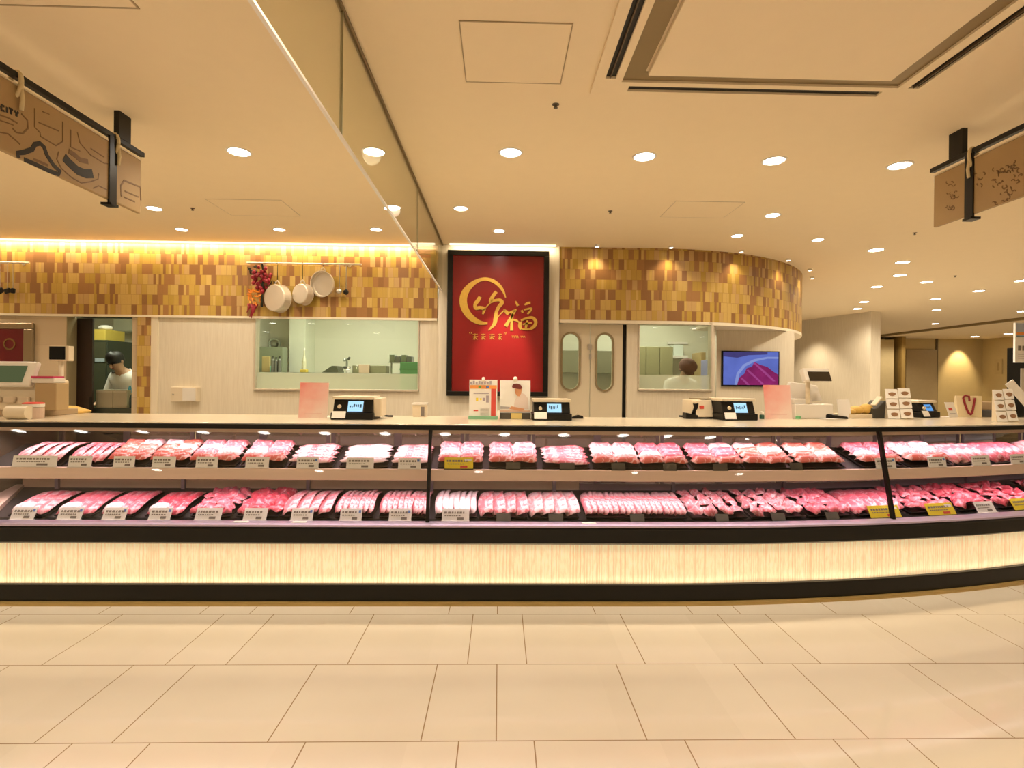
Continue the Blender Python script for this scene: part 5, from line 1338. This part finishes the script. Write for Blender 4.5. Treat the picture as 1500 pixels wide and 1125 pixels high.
p = at_z(1428, 493, HC); lamp('hall_spot', 'SPOT', (15.75, 17.8, HC - .05), 150, (1, .76, .45), (rad(24), 0, rad(0)), spot_size=rad(64), spot_blend=.7, shadow_soft_size=.05)
# small wall-washing lamps along the curved band
for i, a_ in enumerate((-.55, .0, .33, .62, .90, 1.12)):
    if i == 0: x, y = XR - .75, YS - .12
    elif a_ == 0: x, y = XR + .1, YS - .12
    else: x, y = arcp(a_, -.13)
    p = Vector((x, y, HC))
    t = thing('wall_washer', 'tiny ceiling spotlight close to the curved tile band, %s from the left' % ORD[i], 'spotlight', (x, y, HC - .02), 0, 'wall washers along the curved band')
    G().lathe([(.030, .02), (.030, .0), (.024, -.004), (.022, .01)], 20, cap=False).build('ring', m_trim, t); G().lathe([(.022, .008), (.002, .006)], 20).build('lens', m_lens, t)
    lamp('wall_washer_lamp', 'SPOT', (x, y, HC - .03), 9, (1, .78, .5), spot_size=rad(110), spot_blend=.8, shadow_soft_size=.02)
# lamp aimed at the red sign and at the partition wall
lamp('sign_lamp', 'SPOT', (0.03, 5.5, HC - .03), 200, (1, .86, .74), (rad(29), 0, rad(0)), spot_size=rad(33), spot_blend=.75, shadow_soft_size=.03)
for u, v, en in ((1191, 466, 120), (1268, 447, 80)):
    p = at_z(u, v, HC); q = p - Vector((nr.x, nr.y, 0)) * .45
    lamp('partition_lamp', 'SPOT', (q.x, q.y, HC - .03), en, (1, .82, .58), spot_size=rad(100), spot_blend=.8, shadow_soft_size=.05)
# cove strips that wash the tile band and the sign column
m_cove = emis('cove_strip', (1, .82, .55), 2.2)
def area(name, loc, sx, sy, e, col, rot): return lamp(name, 'AREA', loc, e, col, rot, shape='RECTANGLE', size=sx, size_y=sy)
cv = thing('cove_light', 'thin glowing strip light along the top of the left tile band', 'strip light', ((-6.5 + xL) / 2, YW - .16, HC - .02))
G().box(-8.8, xL - .05, YW - .075, YW - .045, HC - .014, HC).build('strip', m_cove, cv, world=True)
n = 5; Lc = (xL - .05 + 8.8) / n
for i in range(n): area('cove_lamp', (-8.8 + Lc * (i + .5), YW - .10, HC - .02), Lc, .03, 8, (1, .79, .52), (rad(25), 0, 0))
cv = thing('cove_light', 'short glowing strip light above the red sign', 'strip light', (0, YB - .1, HC - .02))
G().box(xa + .02, xc1 - .05, YB - .06, YB - .03, HC - .014, HC).build('strip', m_cove, cv, world=True)
area('cove_lamp', ((xa + xc1) / 2, YB - .08, HC - .02), xc1 - xa - .1, .03, 4, (1, .78, .5), (rad(20), 0, 0))
# showcase strips, one under the top and one under the shelf
def strip_lamps(d, z, e, tilt, col):
    s = S0 + .1
    while s < S1 - .1:
        l = min(1.2, S1 - s); sm = s + l / 2; p = C(sm, d, z)
        area('showcase_lamp', p, l, .05, e * l, col, Euler((tilt, 0, heading(sm)))).data.spread = rad(128)
        s += l
strip_lamps(.15, 1.092, 1.75, rad(14), (1, .80, .84))
strip_lamps(.05, .782, 1.7, rad(12), (1, .80, .84))
part(sweep(G(), rectp(.070, .085, .79, .80), S0 + .12, S1), 'shelf_led_strip', m_led)
# glow at the edges of the front panel, upper row turned down to brighten the floor
def edge_lamps(d, z, e, tilt):
    s = S0 - .8
    while s < S1:
        l = min(1.2, S1 - s); sm = s + l / 2
        area('panel_edge_lamp', C(sm, d, z), l, .02, e * l, (1, .84, .62), Euler((tilt, 0, heading(sm)))).data.spread = rad(92); s += l
edge_lamps(.018, .128, .12, rad(180 - 12)); edge_lamps(-.04, .438, .62, rad(-4))
# kitchen ceiling lamps
for x, y, e in ((-2.2, 7.7, 40), (-.6, 8, 10), (1.0, 7.8, 12), (2.3, 8.0, 26)): area('kitchen_lamp', (x, y, 2.74), 1.2, .5, e, (1.0, .99, .80), (0, 0, 0))
area('kitchen_lamp', (-5.0, 7.0, 2.74), 1.0, .4, 26, (.95, 1.0, .75), (0, 0, 0))
# the unseen rest of the sales floor above and behind the shopper: the same downlights carry on
k = 0
for y in (1.4, -.9):  # near row is out of view, added to lighten the floor under the bumper
    for x in (-6.6, -4.4, -2.6, -.4, 1.3, 3.2, 5.4):
        k += 1
        lamp('unseen_fill_lamp', 'SPOT', (x, y, HC - .03), ES * (1.1 if y > 0 else .7), WARM, spot_size=rad(150), spot_blend=.7, shadow_soft_size=.07)
for i in range(15):
    downlight(.1 + 1.10 * (i - 8), -2.8, 'round ceiling downlight mirrored in the showcase glass, %s of that row from the left' % ORD[i], .125, .62, 'downlights behind the shopper')  # lenses oversized to imitate bloom in the glass
for i in range(5):
    downlight(-.48 + 3.75 * (i - 2), -5.85, 'round ceiling downlight mirrored low in the showcase glass, %s of that row from the left' % ORD[i], .125, .8, 'downlights far behind the shopper')  # same oversized lenses standing in for bloom
for x, y in ((-6.5, 3.8), (-4.6, 4.2), (-6.5, 5.6), (6.5, 2.5), (8.5, 4.5), (10.5, 6), (14, 9), (14.5, 13), (12.9, 16.6), (12.9, 16.9), (15.6, 15.2), (14.2, 16.0), (14.4, 15.8)):  # lamps without fixtures; those in the hall added to brighten it
    lamp('unseen_fill_lamp', 'SPOT', (x, y, HC - .03), ES * .9, WARM, spot_size=rad(150), spot_blend=.7, shadow_soft_size=.07)

# ================================================================== PEOPLE
def skin_mesh(name, verts, edges, radii, mt, parent, root=0, sub=2):
    me = bpy.data.meshes.new(name); me.from_pydata(verts, edges, []); me.materials.append(mt)
    o = bpy.data.objects.new(name, me); COL.objects.link(o)
    if parent is not None: o.parent = parent
    o.modifiers.new('skin', 'SKIN')
    for i, r in enumerate(radii):
        d = me.skin_vertices[0].data[i]; d.radius = r if isinstance(r, tuple) else (r, r); d.use_root = (i == root)
    o.modifiers['skin'].use_smooth_shade = True
    s = o.modifiers.new('sub', 'SUBSURF'); s.levels = sub; s.render_levels = sub
    return o

def make_person(loc, rz, label, headoff, cap_mat, cap_kind, lean=.06, headtilt=.5, hand_z=1.06):
    t = thing('person', label, 'person', loc, rz)
    V, E, Rr = [], [], []
    def v(p, r, par=None):
        V.append(p); Rr.append(r); k = len(V) - 1
        if par is not None: E.append((par, k))
        return k
    hx, hy = headoff
    pel = v((0, 0, .95), (.15, .11)); bel = v((0, -.01, 1.12), (.145, .10), pel); che = v((0, -lean, 1.30), (.16, .11), bel); nb = v((hx * .3, -lean * 1.2, 1.45), (.09, .075), che)
    nk = v((hx * .6, -lean * 1.5 + hy * .35, 1.51), .052, nb); jaw = v((hx * .85, -lean * 1.5 + hy * .7, 1.555), (.066, .070), nk); hm = v((hx, -lean * 1.5 + hy, 1.63), (.080, .092), jaw); ht = v((hx, -lean * 1.5 + hy * .9, 1.70), (.066, .078), hm)
    for s in (-1, 1):
        hip = v((.10 * s, 0, .88), .095, pel); kn = v((.11 * s, -.02, .50), .06, hip); an = v((.11 * s, .02, .09), .042, kn); v((.12 * s, -.13, .045), .035, an)
        sh = v((.185 * s, -lean, 1.41), .062, nb); el = v((.25 * s, -lean - .06, 1.14), .044, sh); wr = v((.14 * s, -lean - .28, hand_z + .02), .028, el)
        pa = v((.115 * s, -lean - .34, hand_z + .005), (.034, .018), wr)
        kn_ = v((.105 * s, -lean - .375, hand_z), (.036, .014), pa)
        for q, (dx, l) in enumerate(((-.027, .072), (-.009, .082), (.009, .076), (.027, .058))):
            f0 = v((.105 * s + dx, -lean - .395, hand_z - .002), .0088, kn_); f1 = v((.102 * s + dx * 1.05, -lean - .395 - l * .55, hand_z - .012), .0082, f0); v((.10 * s + dx * 1.05, -lean - .395 - l * .8, hand_z - .034), .007, f1)
        th = v((.115 * s - .038 * s, -lean - .345, hand_z - .004), .0105, pa); v((.115 * s - .058 * s, -lean - .385, hand_z - .014), .0085, th)
    body = skin_mesh('body', V, E, Rr, m_skin, t)
    # white coat
    V, E, Rr = [], [], []
    c0 = v((0, 0, .72), (.17, .13)); c1 = v((0, 0, .95), (.168, .128), c0); c2 = v((0, -.01, 1.14), (.162, .118), c1); c3 = v((0, -lean, 1.30), (.178, .125), c2); c4 = v((hx * .3, -lean * 1.2, 1.44), (.125, .105), c3); v((hx * .5, -lean * 1.4 + hy * .2, 1.50), (.078, .076), c4)
    for s in (-1, 1):
        a = v((.175 * s, -lean, 1.41), .086, c4); b = v((.25 * s, -lean - .055, 1.15), .060, a); v((.16 * s, -lean - .24, hand_z + .03), .048, b)
    skin_mesh('coat', V, E, Rr, m_coat, t, root=1).__setitem__('label', 'white work coat')
    V, E, Rr = [], [], []
    c0 = v((0, 0, .90), (.14, .11))
    for s in (-1, 1): a = v((.10 * s, 0, .84), .105, c0); b = v((.11 * s, -.02, .5), .074, a); v((.11 * s, .02, .11), .066, b)
    skin_mesh('trousers', V, E, Rr, m_trouser, t)
    hc = Vector((hx, -lean * 1.5 + hy, 1.63)); R = Euler((headtilt, 0, 0)); Rm = R.to_matrix()
    def hp(x, y, z): return hc + Rm @ Vector((x, y, z))
    for s in (-1, 1):
        G().ell(hp(.032 * s, -.088, .0), .012, .006, .007, 10, 6, R).build('eye', m_dark, t, smooth=True)
        G().ell(hp(.084 * s, .005, -.01), .012, .02, .03, 10, 6, R).build('ear', m_skin, t, smooth=True)
    G().ell(hp(0, -.098, -.03), .014, .018, .026, 10, 6, R).build('nose', m_skin, t, smooth=True)
    G().ell(hp(0, -.084, -.065), .024, .008, .006, 10, 6, R).build('mouth', M('lip', (.40, .14, .11), .5), t, smooth=True)
    if cap_kind == 'hair':
        g = G(); rings = []
        for z, k_ in ((-.03, .98), (.02, 1.03), (.06, .98), (.09, .80), (.108, .45), (.114, .05)):
            rings.append([hp(.092 * k_ * math.cos(a), .012 + (.100 * k_) * math.sin(a), z + .028 * math.sin(-a if math.sin(a) < 0 else 0)) for a in [2 * PI * q / 20 for q in range(20)]])
        g.ring(rings); g.build('hair', cap_mat, t, smooth=True, label='short black hair')
    else:
        g = G(); rings = []
        for z, k_ in ((-.01, 1.02), (.0, 1.2), (.03, 1.32), (.06, 1.28), (.09, .95), (.105, .5), (.108, .05)):
            rings.append([hp(.090 * k_ * math.cos(a) + .012, .01 + (.098 * k_) * math.sin(a), z + .01 * math.cos(a)) for a in [2 * PI * q / 20 for q in range(20)]])
        g.ring(rings); g.build('cap', cap_mat, t, smooth=True, label='brown cloth cap')
        G().ell(hp(0, -.10, .0), .07, .05, .01, 14, 6, R).build('cap_brim', cap_mat, t, smooth=True)
        G().ell(hp(.0, .03, -.04), .085, .075, .05, 14, 8, R).build('hair', m_hair, t, smooth=True)
    return t
# worker in the doorway: head bowed over boxes
pY = 7.15; c = at_y(172.5, 527, pY); zt_ = at_y(172, 514.5, pY).z
make_person((c.x + .10, pY + .12, zt_ - 1.755), rad(-8), 'person with short black hair in a white coat bending over work in the doorway', (-.05, -.10), m_hair, 'hair', .07, .55, 1.08)
pY = 7.3; c = at_y(999, 541, pY); zt_ = at_y(999, 528, pY).z
make_person((c.x + .02, pY + .22, zt_ - 1.735), rad(10), 'person in a brown cap and white coat working behind the right kitchen window', (-.01, -.13), m_cap, 'cap', .08, .75, 1.04)

# ================================================================== KITCHEN CONTENTS
def kbox(name, label, cat, u0, u1, vt, vb, Y, dep, mt, group=None, z0=None, part_='body'):
    a, b = at_y(u0, vb, Y), at_y(u1, vt, Y)
    t = thing(name, label, cat, ((a.x + b.x) / 2, Y + dep / 2, a.z if z0 is None else z0), 0, group)
    G().box(a.x, b.x, Y, Y + dep, a.z if z0 is None else z0, b.z).build(part_, mt, t, world=True, bevel=.006)
    return t, a, b
# doorway room
t, a, b = kbox('work_table', 'dark steel work table in the doorway', 'table', 132, 205, 598, 606, 6.62, .36, m_kdark, z0=.0)
zt_ = at_y(160, 598, 6.62).z
t, a, b = kbox('cardboard_box', 'flat grey brown box standing on the table in the doorway', 'box', 140, 186, 571.5, 598, 6.64, .20, M('grey_brown_box', (.34, .30, .20), .5), z0=zt_)
G().box(a.x + .20, a.x + .205, 6.635, 6.64, zt_ + .005, b.z - .01).build('fold_line', M('box_joint', (.25, .22, .14), .6), t, world=True)
G().box(a.x + .01, b.x - .01, 6.636, 6.64, b.z - .03, b.z - .012).build('top_flap', M('pale_box_flap', (.45, .40, .28), .5), t, world=True)
p = at_y(188.5, 597, 6.70); h = at_y(188.5, 565, 6.7).z - zt_
t = thing('spray_bottle', 'dark bottle with a blue top on the table in the doorway', 'bottle', (p.x, 6.72, zt_))
G().lathe([(.04, 0), (.042, .01), (.042, h * .45), (.018, h * .62), (.016, h * .68)], 18).build('bottle', M('dark_teal_bottle', (.02, .05, .06), .2), t, smooth=False)
G().lathe([(.020, h * .68), (.020, h * .86), (.010, h)], 14).build('cap', M('blue_cap', (.06, .28, .42), .4), t)
t, a, b = kbox('refrigerator', 'dark steel refrigerator at the left inside the doorway', 'refrigerator', 120, 157.5, 498, 640, 7.75, .7, m_kdark, z0=0)
G().box(a.x + .04, b.x - .015, 7.735, 7.75, .12, at_y(150, 532, 7.75).z).build('door', M('dark_green_steel', (.085, .095, .06), .35, .4), t, world=True)
G().box(a.x + .04, b.x - .015, 7.735, 7.75, at_y(150, 530.5, 7.75).z, b.z - .03).build('door', M('dark_green_steel_upper', (.10, .105, .065), .35, .4), t, world=True)
q0, q1 = at_y(139, 530, 7.73), at_y(153, 525, 7.73)
G().box(q0.x, q1.x, 7.728, 7.735, q0.z, q1.z).build('control_label', M('pale_blue_label', (.35, .42, .48), .4), t, world=True, label='pale blue control label')
t, a, b = kbox('yellow_box', 'yellow box on top of the dark refrigerator', 'box', 137, 154.5, 482.5, 498, 7.85, .4, M('yellow_carton', (.68, .52, .10), .5), z0=at_y(150, 498, 7.75).z + .001)
q = at_y(147, 479, 7.9)
t = thing('paper_bundle', 'white crumpled paper on top of the yellow box', 'paper', (q.x, 8.0, b.z))
G().ell((0, 0, .035), .10, .08, .04, 9, 6).build('paper', m_paperw, t, smooth=False)
t, a, b = kbox('wall_cupboard', 'pale cupboard high on the wall of the doorway room', 'cupboard', 166, 205, 462, 485.5, 8.85, .33, M('pale_green_cupboard', (.62, .64, .50), .4))
G().box(a.x + .01, b.x - .01, 8.838, 8.85, a.z + .012, b.z - .01).build('door', M('pale_cupboard_door', (.66, .68, .54), .4), t, world=True)
# wide window room
YC = 7.95
zc = at_y(500, 546, YC).z
t = thing('steel_work_counter', 'long high steel work counter behind the wide kitchen window', 'counter', (-2, YC + .3, 0))
xk = px(234) + .10
G().box(xk, -.62, YC, YC + .75, .1, zc - .03).build('cabinet', M('pale_green_steel', (.52, .55, .42), .35, .2), t, world=True, bevel=.004)
G().box(xk, -.60, YC - .02, YC + .78, zc - .03, zc).build('worktop', m_ksteel, t, world=True, bevel=.004)
G().box(xk + .02, -.64, YC + .04, YC + .7, 0, .1).build('plinth', m_kdark, t, world=True)
def kon(name, label, cat, u0, u1, vt, mt, Y=YC + .15, dep=.3, group=None, part_='body'):
    a, b = at_y(u0, vt, Y), at_y(u1, vt, Y)
    t = thing(name, label, cat, ((a.x + b.x) / 2, Y + dep / 2, zc), 0, group)
    G().box(a.x, b.x, Y, Y + dep, zc, a.z).build(part_, mt, t, world=True, bevel=.008); return t, a, b
kon('knife_rack', 'dark green rack at the left behind the wide window', 'rack', 379, 414, 508, M('dark_green_rack', (.26, .30, .20), .4), YC + .45, .2)
kon('cutting_board', 'tan cutting board standing at the left behind the wide window', 'cutting board', 383.5, 395, 522, M('tan_board', (.60, .46, .20), .5), YC + .3, .04)
t, a, b = kon('white_scraper', 'thin mint strip beside the tan cutting board', 'scraper', 395, 397, 536, M('mint_plastic', (.3, .62, .45), .4), YC + .3, .03)
for i in range(3):
    q = at_y(399.5 + 5 * i, 540, YC + .2); hh = at_y(400, 524 + 1.5 * (i % 2), YC + .2).z - zc
    t = thing('steel_canister', 'grey canister behind the wide window, %s from the left of three' % ORD[i], 'canister', (q.x, YC + .2, zc), 0, 'grey canisters behind the window')
    G().lathe([(.024, 0), (.024, hh * .8), (.012, hh * .9), (.012, hh)], 16).build('can', M('grey_can', (.22, .23, .20), .35, .4), t)
    G().lathe([(.013, hh), (.013, hh + .02), (.005, hh + .024)], 12).build('cap', m_kdark, t)
q = at_y(402, 504, KY - .08)
t = thing('hose_reel', 'round pale hose reel on the kitchen wall behind the wide window', 'hose reel', (q.x, KY - .06, q.z))
G().ring([[((.085 + .02 * math.cos(b)) * math.cos(a), .02 * math.sin(b) - .02, (.085 + .02 * math.cos(b)) * math.sin(a)) for b in [2 * PI * k_ / 8 for k_ in range(8)]] for a in [2 * PI * k_ / 24 for k_ in range(25)]], cap=False).build('hose', M('pale_hose', (.60, .64, .52), .5), t, smooth=True)
G().box(-.03, .03, -.03, .06, -.03, .03).build('bracket', m_ksteel, t)
struct(G().box(px(414, Y=8.5), px(438, Y=8.5), 8.75, KY, 0, 2.75).build('wall_kitchen_pier', M('pale_pier', (.78, .80, .66), .4)), 'pale pier on the kitchen wall', 'wall')
kon('yellow_sponge', 'yellow sponge block behind the wide window', 'sponge', 439, 449, 541, M('yellow_sponge', (.70, .52, .08), .7), YC + .1, .08)
q = at_y(444, 540, YC + .3); hh = at_y(444, 513, YC + .3).z - zc
t = thing('tall_bottle', 'tall pale bottle behind the yellow sponge', 'bottle', (q.x, YC + .34, zc))
G().lathe([(.035, 0), (.035, hh * .5), (.012, hh * .75), (.012, hh)], 16).build('bottle', M('pale_bottle', (.66, .64, .44), .3), t)
G().lathe([(.015, hh), (.015, hh + .03), (.006, hh + .034)], 12).build('cap', m_white, t)
a, b = at_y(471, 546, YC + .1), at_y(496, 536, YC + .1)
t = thing('tilted_sink_tray', 'dark tilted tray by the tap behind the wide window', 'tray', ((a.x + b.x) / 2, YC + .2, zc))
G().prism([(a.x, zc), (b.x, zc), (b.x - .03, b.z), (b.x - .1, b.z)], YC + .1, YC + .4, 'xzy').build('tray', M('dark_olive_steel', (.10, .11, .07), .4, .4), t, world=True)
q = at_y(507, 546, YC + .3); hh = at_y(507, 526, YC + .3).z - zc
t = thing('water_tap', 'steel water tap behind the wide window', 'tap', (q.x, YC + .34, zc))
G().tube([(0, 0, 0), (0, 0, hh * .8), (0, -.03, hh), (0, -.12, hh * .98), (0, -.14, hh * .85)], .016, 10).build('spout', m_ksteel, t, smooth=True)
G().cyl((-.05, 0, hh * .4), (.05, 0, hh * .4), .018).build('valve', m_kdark, t); G().obox((.03, 0, hh * 1.05), .03, .03, .05, (0, .6, 0)).build('lever', m_kdark, t, bevel=.004)
for u, l, lab in ((510, .07, 'small white soap bottle by the kitchen tap'), (523, .10, 'clear jar right of the kitchen tap')):
    q = at_y(u, 546, YC + .08)
    t = thing('soap_bottle' if u == 510 else 'clear_jar', lab, 'bottle' if u == 510 else 'jar', (q.x, YC + .08, zc))
    G().lathe([(.03, 0), (.032, l * .6), (.014, l * .8), (.014, l)], 14).build('body', m_white if u == 510 else m_wglass, t); G().lathe([(.016, l), (.016, l + .02), (.004, l + .022)], 12).build('lid', m_white, t)
t, a, b = kon('wall_shelf_box', 'dark olive shelf unit behind the wide window, right of the tap', 'shelf', 516, 566, 535, M('dark_olive_shelf', (.20, .19, .10), .45), YC + .4, .25)
q0, q1 = at_y(527, 541, YC + .4), at_y(542, 534, YC + .4)
t = thing('pinkish_packet', 'small pinkish packet in front of the dark shelf unit', 'packet', ((q0.x + q1.x) / 2, YC + .36, zc)); G().box(q0.x, q1.x, YC + .34, YC + .39, zc, q1.z).build('packet', M('dusty_pink', (.50, .36, .24), .5), t, world=True, bevel=.004)
YG = 7.0
a, b = at_y(585.5, 572, YG), at_y(612, 530.5, YG); zg = 1.0
struct_t = thing('trolley', 'steel trolley under the green crate at the right of the wide window', 'trolley', ((a.x + b.x) / 2, YG + .2, 0))
G().box(a.x - .17, b.x + .02, YG - .02, YG + .42, 1.17, 1.20).build('top', m_ksteel, struct_t, world=True, bevel=.004)
for x in (a.x - .15, b.x): 
    for y in (YG, YG + .4): G().cyl((x, y, 0), (x, y, 1.17), .014).build('leg', m_ksteel, struct_t, world=True)
t = thing('green_crate', 'bright green plastic crate at the right of the wide window', 'crate', ((a.x + b.x) / 2, YG + .2, 1.20))
G().box(a.x, b.x, YG, YG + .38, 1.20, b.z).build('crate', m_green, t, world=True, bevel=.008)
G().box(a.x - .006, b.x + .006, YG - .006, YG + .386, b.z - .10, b.z - .085).build('rim', M('dark_green_rim', (.12, .40, .18), .4), t, world=True)
q0, q1 = at_y(569, 530, YG + .42), at_y(603, 519.5, YG + .42)
t = thing('wire_basket', 'pale basket of plastic boxes above the green crate', 'basket', ((q0.x + q1.x) / 2, YG + .6, q0.z))
G().box(q0.x, q1.x, YG + .44, YG + .7, q0.z - .012, q0.z).build('base', m_ksteel, t, world=True)
for i in range(4):
    w_ = (q1.x - q0.x) / 4; G().box(q0.x + w_ * i + .005, q0.x + w_ * (i + 1) - .005, YG + .46, YG + .66, q0.z, q1.z - .02 * (i % 2)).build('box', (M('grey_green_box', (.42, .48, .40), .4), M('violet_grey_box', (.36, .36, .40), .4))[i % 2], t, world=True, bevel=.006)
for x in (q0.x + .01, q1.x - .01): G().cyl((x, YG + .57, 0), (x, YG + .57, q0.z), .013).build('post', m_ksteel, t, world=True)
# right window room
t, a, b = kbox('steel_cabinet', 'dark olive steel cabinet at the left behind the right window', 'cabinet', 925, 986, 508, 620, 8.5, .6, M('dark_olive_cabinet', (.24, .22, .11), .4, .2), z0=0)
for i in range(3):
    w_ = (b.x - a.x) / 3; dd = G().box(a.x + w_ * i + .006, a.x + w_ * (i + 1) - .006, 8.485, 8.5, .1, b.z - .02).build('door', M('olive_door', (.27, .25, .13), .4, .2), t, world=True)
t, a, b = kbox('added_dark_cupboard', 'added dark olive cupboard seen through the porthole windows', 'cupboard', 812, 912, 514, 546, 8.8, .35, M('dark_olive_cupboard', (.20, .19, .12), .4, .2))  # invented cupboard, put in to darken the middle of the porthole view
G().box(a.x + .01, (a.x + b.x) / 2 - .005, 8.785, 8.8, a.z + .01, b.z - .01).build('door', M('olive_cupboard_door', (.24, .23, .15), .4, .2), t, world=True)
t, a, b = kbox('wall_shelf', 'thin white shelf on the kitchen wall above the brown cap', 'shelf', 978, 1008, 521, 524.5, 8.9, .28, m_white)
t, a, b = kbox('wall_notice', 'pale notice sheet on the wall behind the right window', 'notice', 978, 1008, 501, 504, 9.16, .03, m_white)
t, a, b = kbox('paper_roll_holder', 'pale blue paper box below the notice sheet', 'box', 987, 1001, 505, 521, 8.95, .2, M('pale_blue_box', (.66, .72, .64), .5))
t, a, b = kbox('coat_locker', 'brown narrow locker at the right behind the right window', 'locker', 1026, 1034, 516, 620, 8.3, .4, M('brown_locker', (.36, .26, .11), .5), z0=0)
t, a, b = kbox('blue_locker', 'blue grey narrow locker at the right edge of the right window', 'locker', 1037, 1043, 527, 640, 7.7, .3, M('blue_grey_locker', (.22, .22, .34), .5), z0=0)
t, a, b = kbox('prep_table', 'steel preparation table before the person in the brown cap', 'table', 945, 1030, 573, 600, 6.62, .28, m_ksteel, z0=0)

# ================================================================== FAR RIGHT: sign post and display
q0, q1 = at_y(1487, 531, 7.4), at_y(1530, 473, 7.4)
t = thing('poster_stand', 'tall notice stand with blue and cream poster at the right edge', 'sign', ((q0.x + q1.x) / 2, 7.44, 0))
G().box(q0.x, q1.x, 7.4, 7.43, q0.z, q1.z).build('board', m_paperw, t, world=True)
H_ = q1.z - q0.z
G().box(q0.x + .01, q1.x - .01, 7.395, 7.4, q0.z + H_ * .66, q1.z - .01).build('blue_print', M('pale_blue_print', (.40, .46, .58), .5), t, world=True)
G().box(q0.x + .01, q1.x - .01, 7.393, 7.395, q0.z + H_ * .69, q0.z + H_ * .76).build('orange_print', m_orangeprint, t, world=True)
G().box(q0.x + .01, q1.x - .01, 7.393, 7.395, q0.z + H_ * .635, q0.z + H_ * .66).build('teal_print', M('teal_print', (.10, .25, .28), .5), t, world=True)
for i in range(4): G().box(q0.x + .04 + .06 * i, q0.x + .08 + .06 * i, 7.395, 7.4, q0.z + H_ * .30, q0.z + H_ * .42).build('black_print', m_ink, t, world=True)
for i in range(3): G().box(q0.x + .04, q1.x - .05, 7.397, 7.4, q0.z + H_ * (.10 + .05 * i), q0.z + H_ * (.115 + .05 * i)).build('grey_print', m_purpleprint, t, world=True)
G().cyl((q0.x + .22, 7.45, .02), (q0.x + .22, 7.45, q1.z - .1), .02).build('pole', m_dark, t, world=True)
G().lathe([(.2, 0), (.2, .015), (.03, .02)], 24, Matrix.Translation((q0.x + .22, 7.45, 0))).build('foot', m_dark, t, world=True)
q0, q1 = at_y(1474, 600, 9.7), at_y(1560, 508, 9.2)
t = thing('dark_display_cabinet', 'tall black display cabinet at the right edge behind the notice stand', 'cabinet', ((q0.x + q1.x) / 2, 9.4, 0))
G().box(q0.x, q1.x, 9.2, 9.7, 0, q1.z).build('body', m_dark, t, world=True, bevel=.01)
q2, q3 = at_y(1495, 600, 9.19), at_y(1540, 540, 9.19)
G().box(q2.x, q3.x, 9.185, 9.2, .3, q3.z).build('pale_panel', m_alu, t, world=True, label='pale lower panel')
q0, q1 = at_y(1460, 548, 18.25).x, 0
a, b = at_x(1458, 548, 16.6), at_x(1469, 526, 16.6)
t = thing('wall_notice', 'small pale notice on the side wall of the far hall', 'notice', (16.6, (a.y + b.y) / 2, min(a.z, b.z)))
G().box(16.57, 16.6, min(a.y, b.y), max(a.y, b.y), min(a.z, b.z), max(a.z, b.z)).build('sheet', M('tan_notice', (.50, .38, .18), .5), t, world=True)
G().box(16.56, 16.57, min(a.y, b.y) + .1, max(a.y, b.y) - .1, min(a.z, b.z) + .12, max(a.z, b.z) - .12).build('print', M('brown_notice_print', (.36, .26, .11), .5), t, world=True)

# ================================================================== WORLD AND COLOUR
w = bpy.data.worlds.new('world'); SC.world = w; w.use_nodes = True
w.node_tree.nodes['Background'].inputs[0].default_value = (1, .8, .6, 1); w.node_tree.nodes['Background'].inputs[1].default_value = .05
SC.view_settings.view_transform = 'Standard'; SC.view_settings.look = 'None'; SC.view_settings.gamma = 1; SC.view_settings.use_curve_mapping = False
SC.view_settings.exposure = 0.27
cy = SC.cycles
cy.use_denoising = True
cy.max_bounces = 7; cy.diffuse_bounces = 4; cy.glossy_bounces = 3; cy.transmission_bounces = 4; cy.transparent_max_bounces = 24
cy.sample_clamp_indirect = 6; cy.caustics_reflective = False; cy.caustics_refractive = False
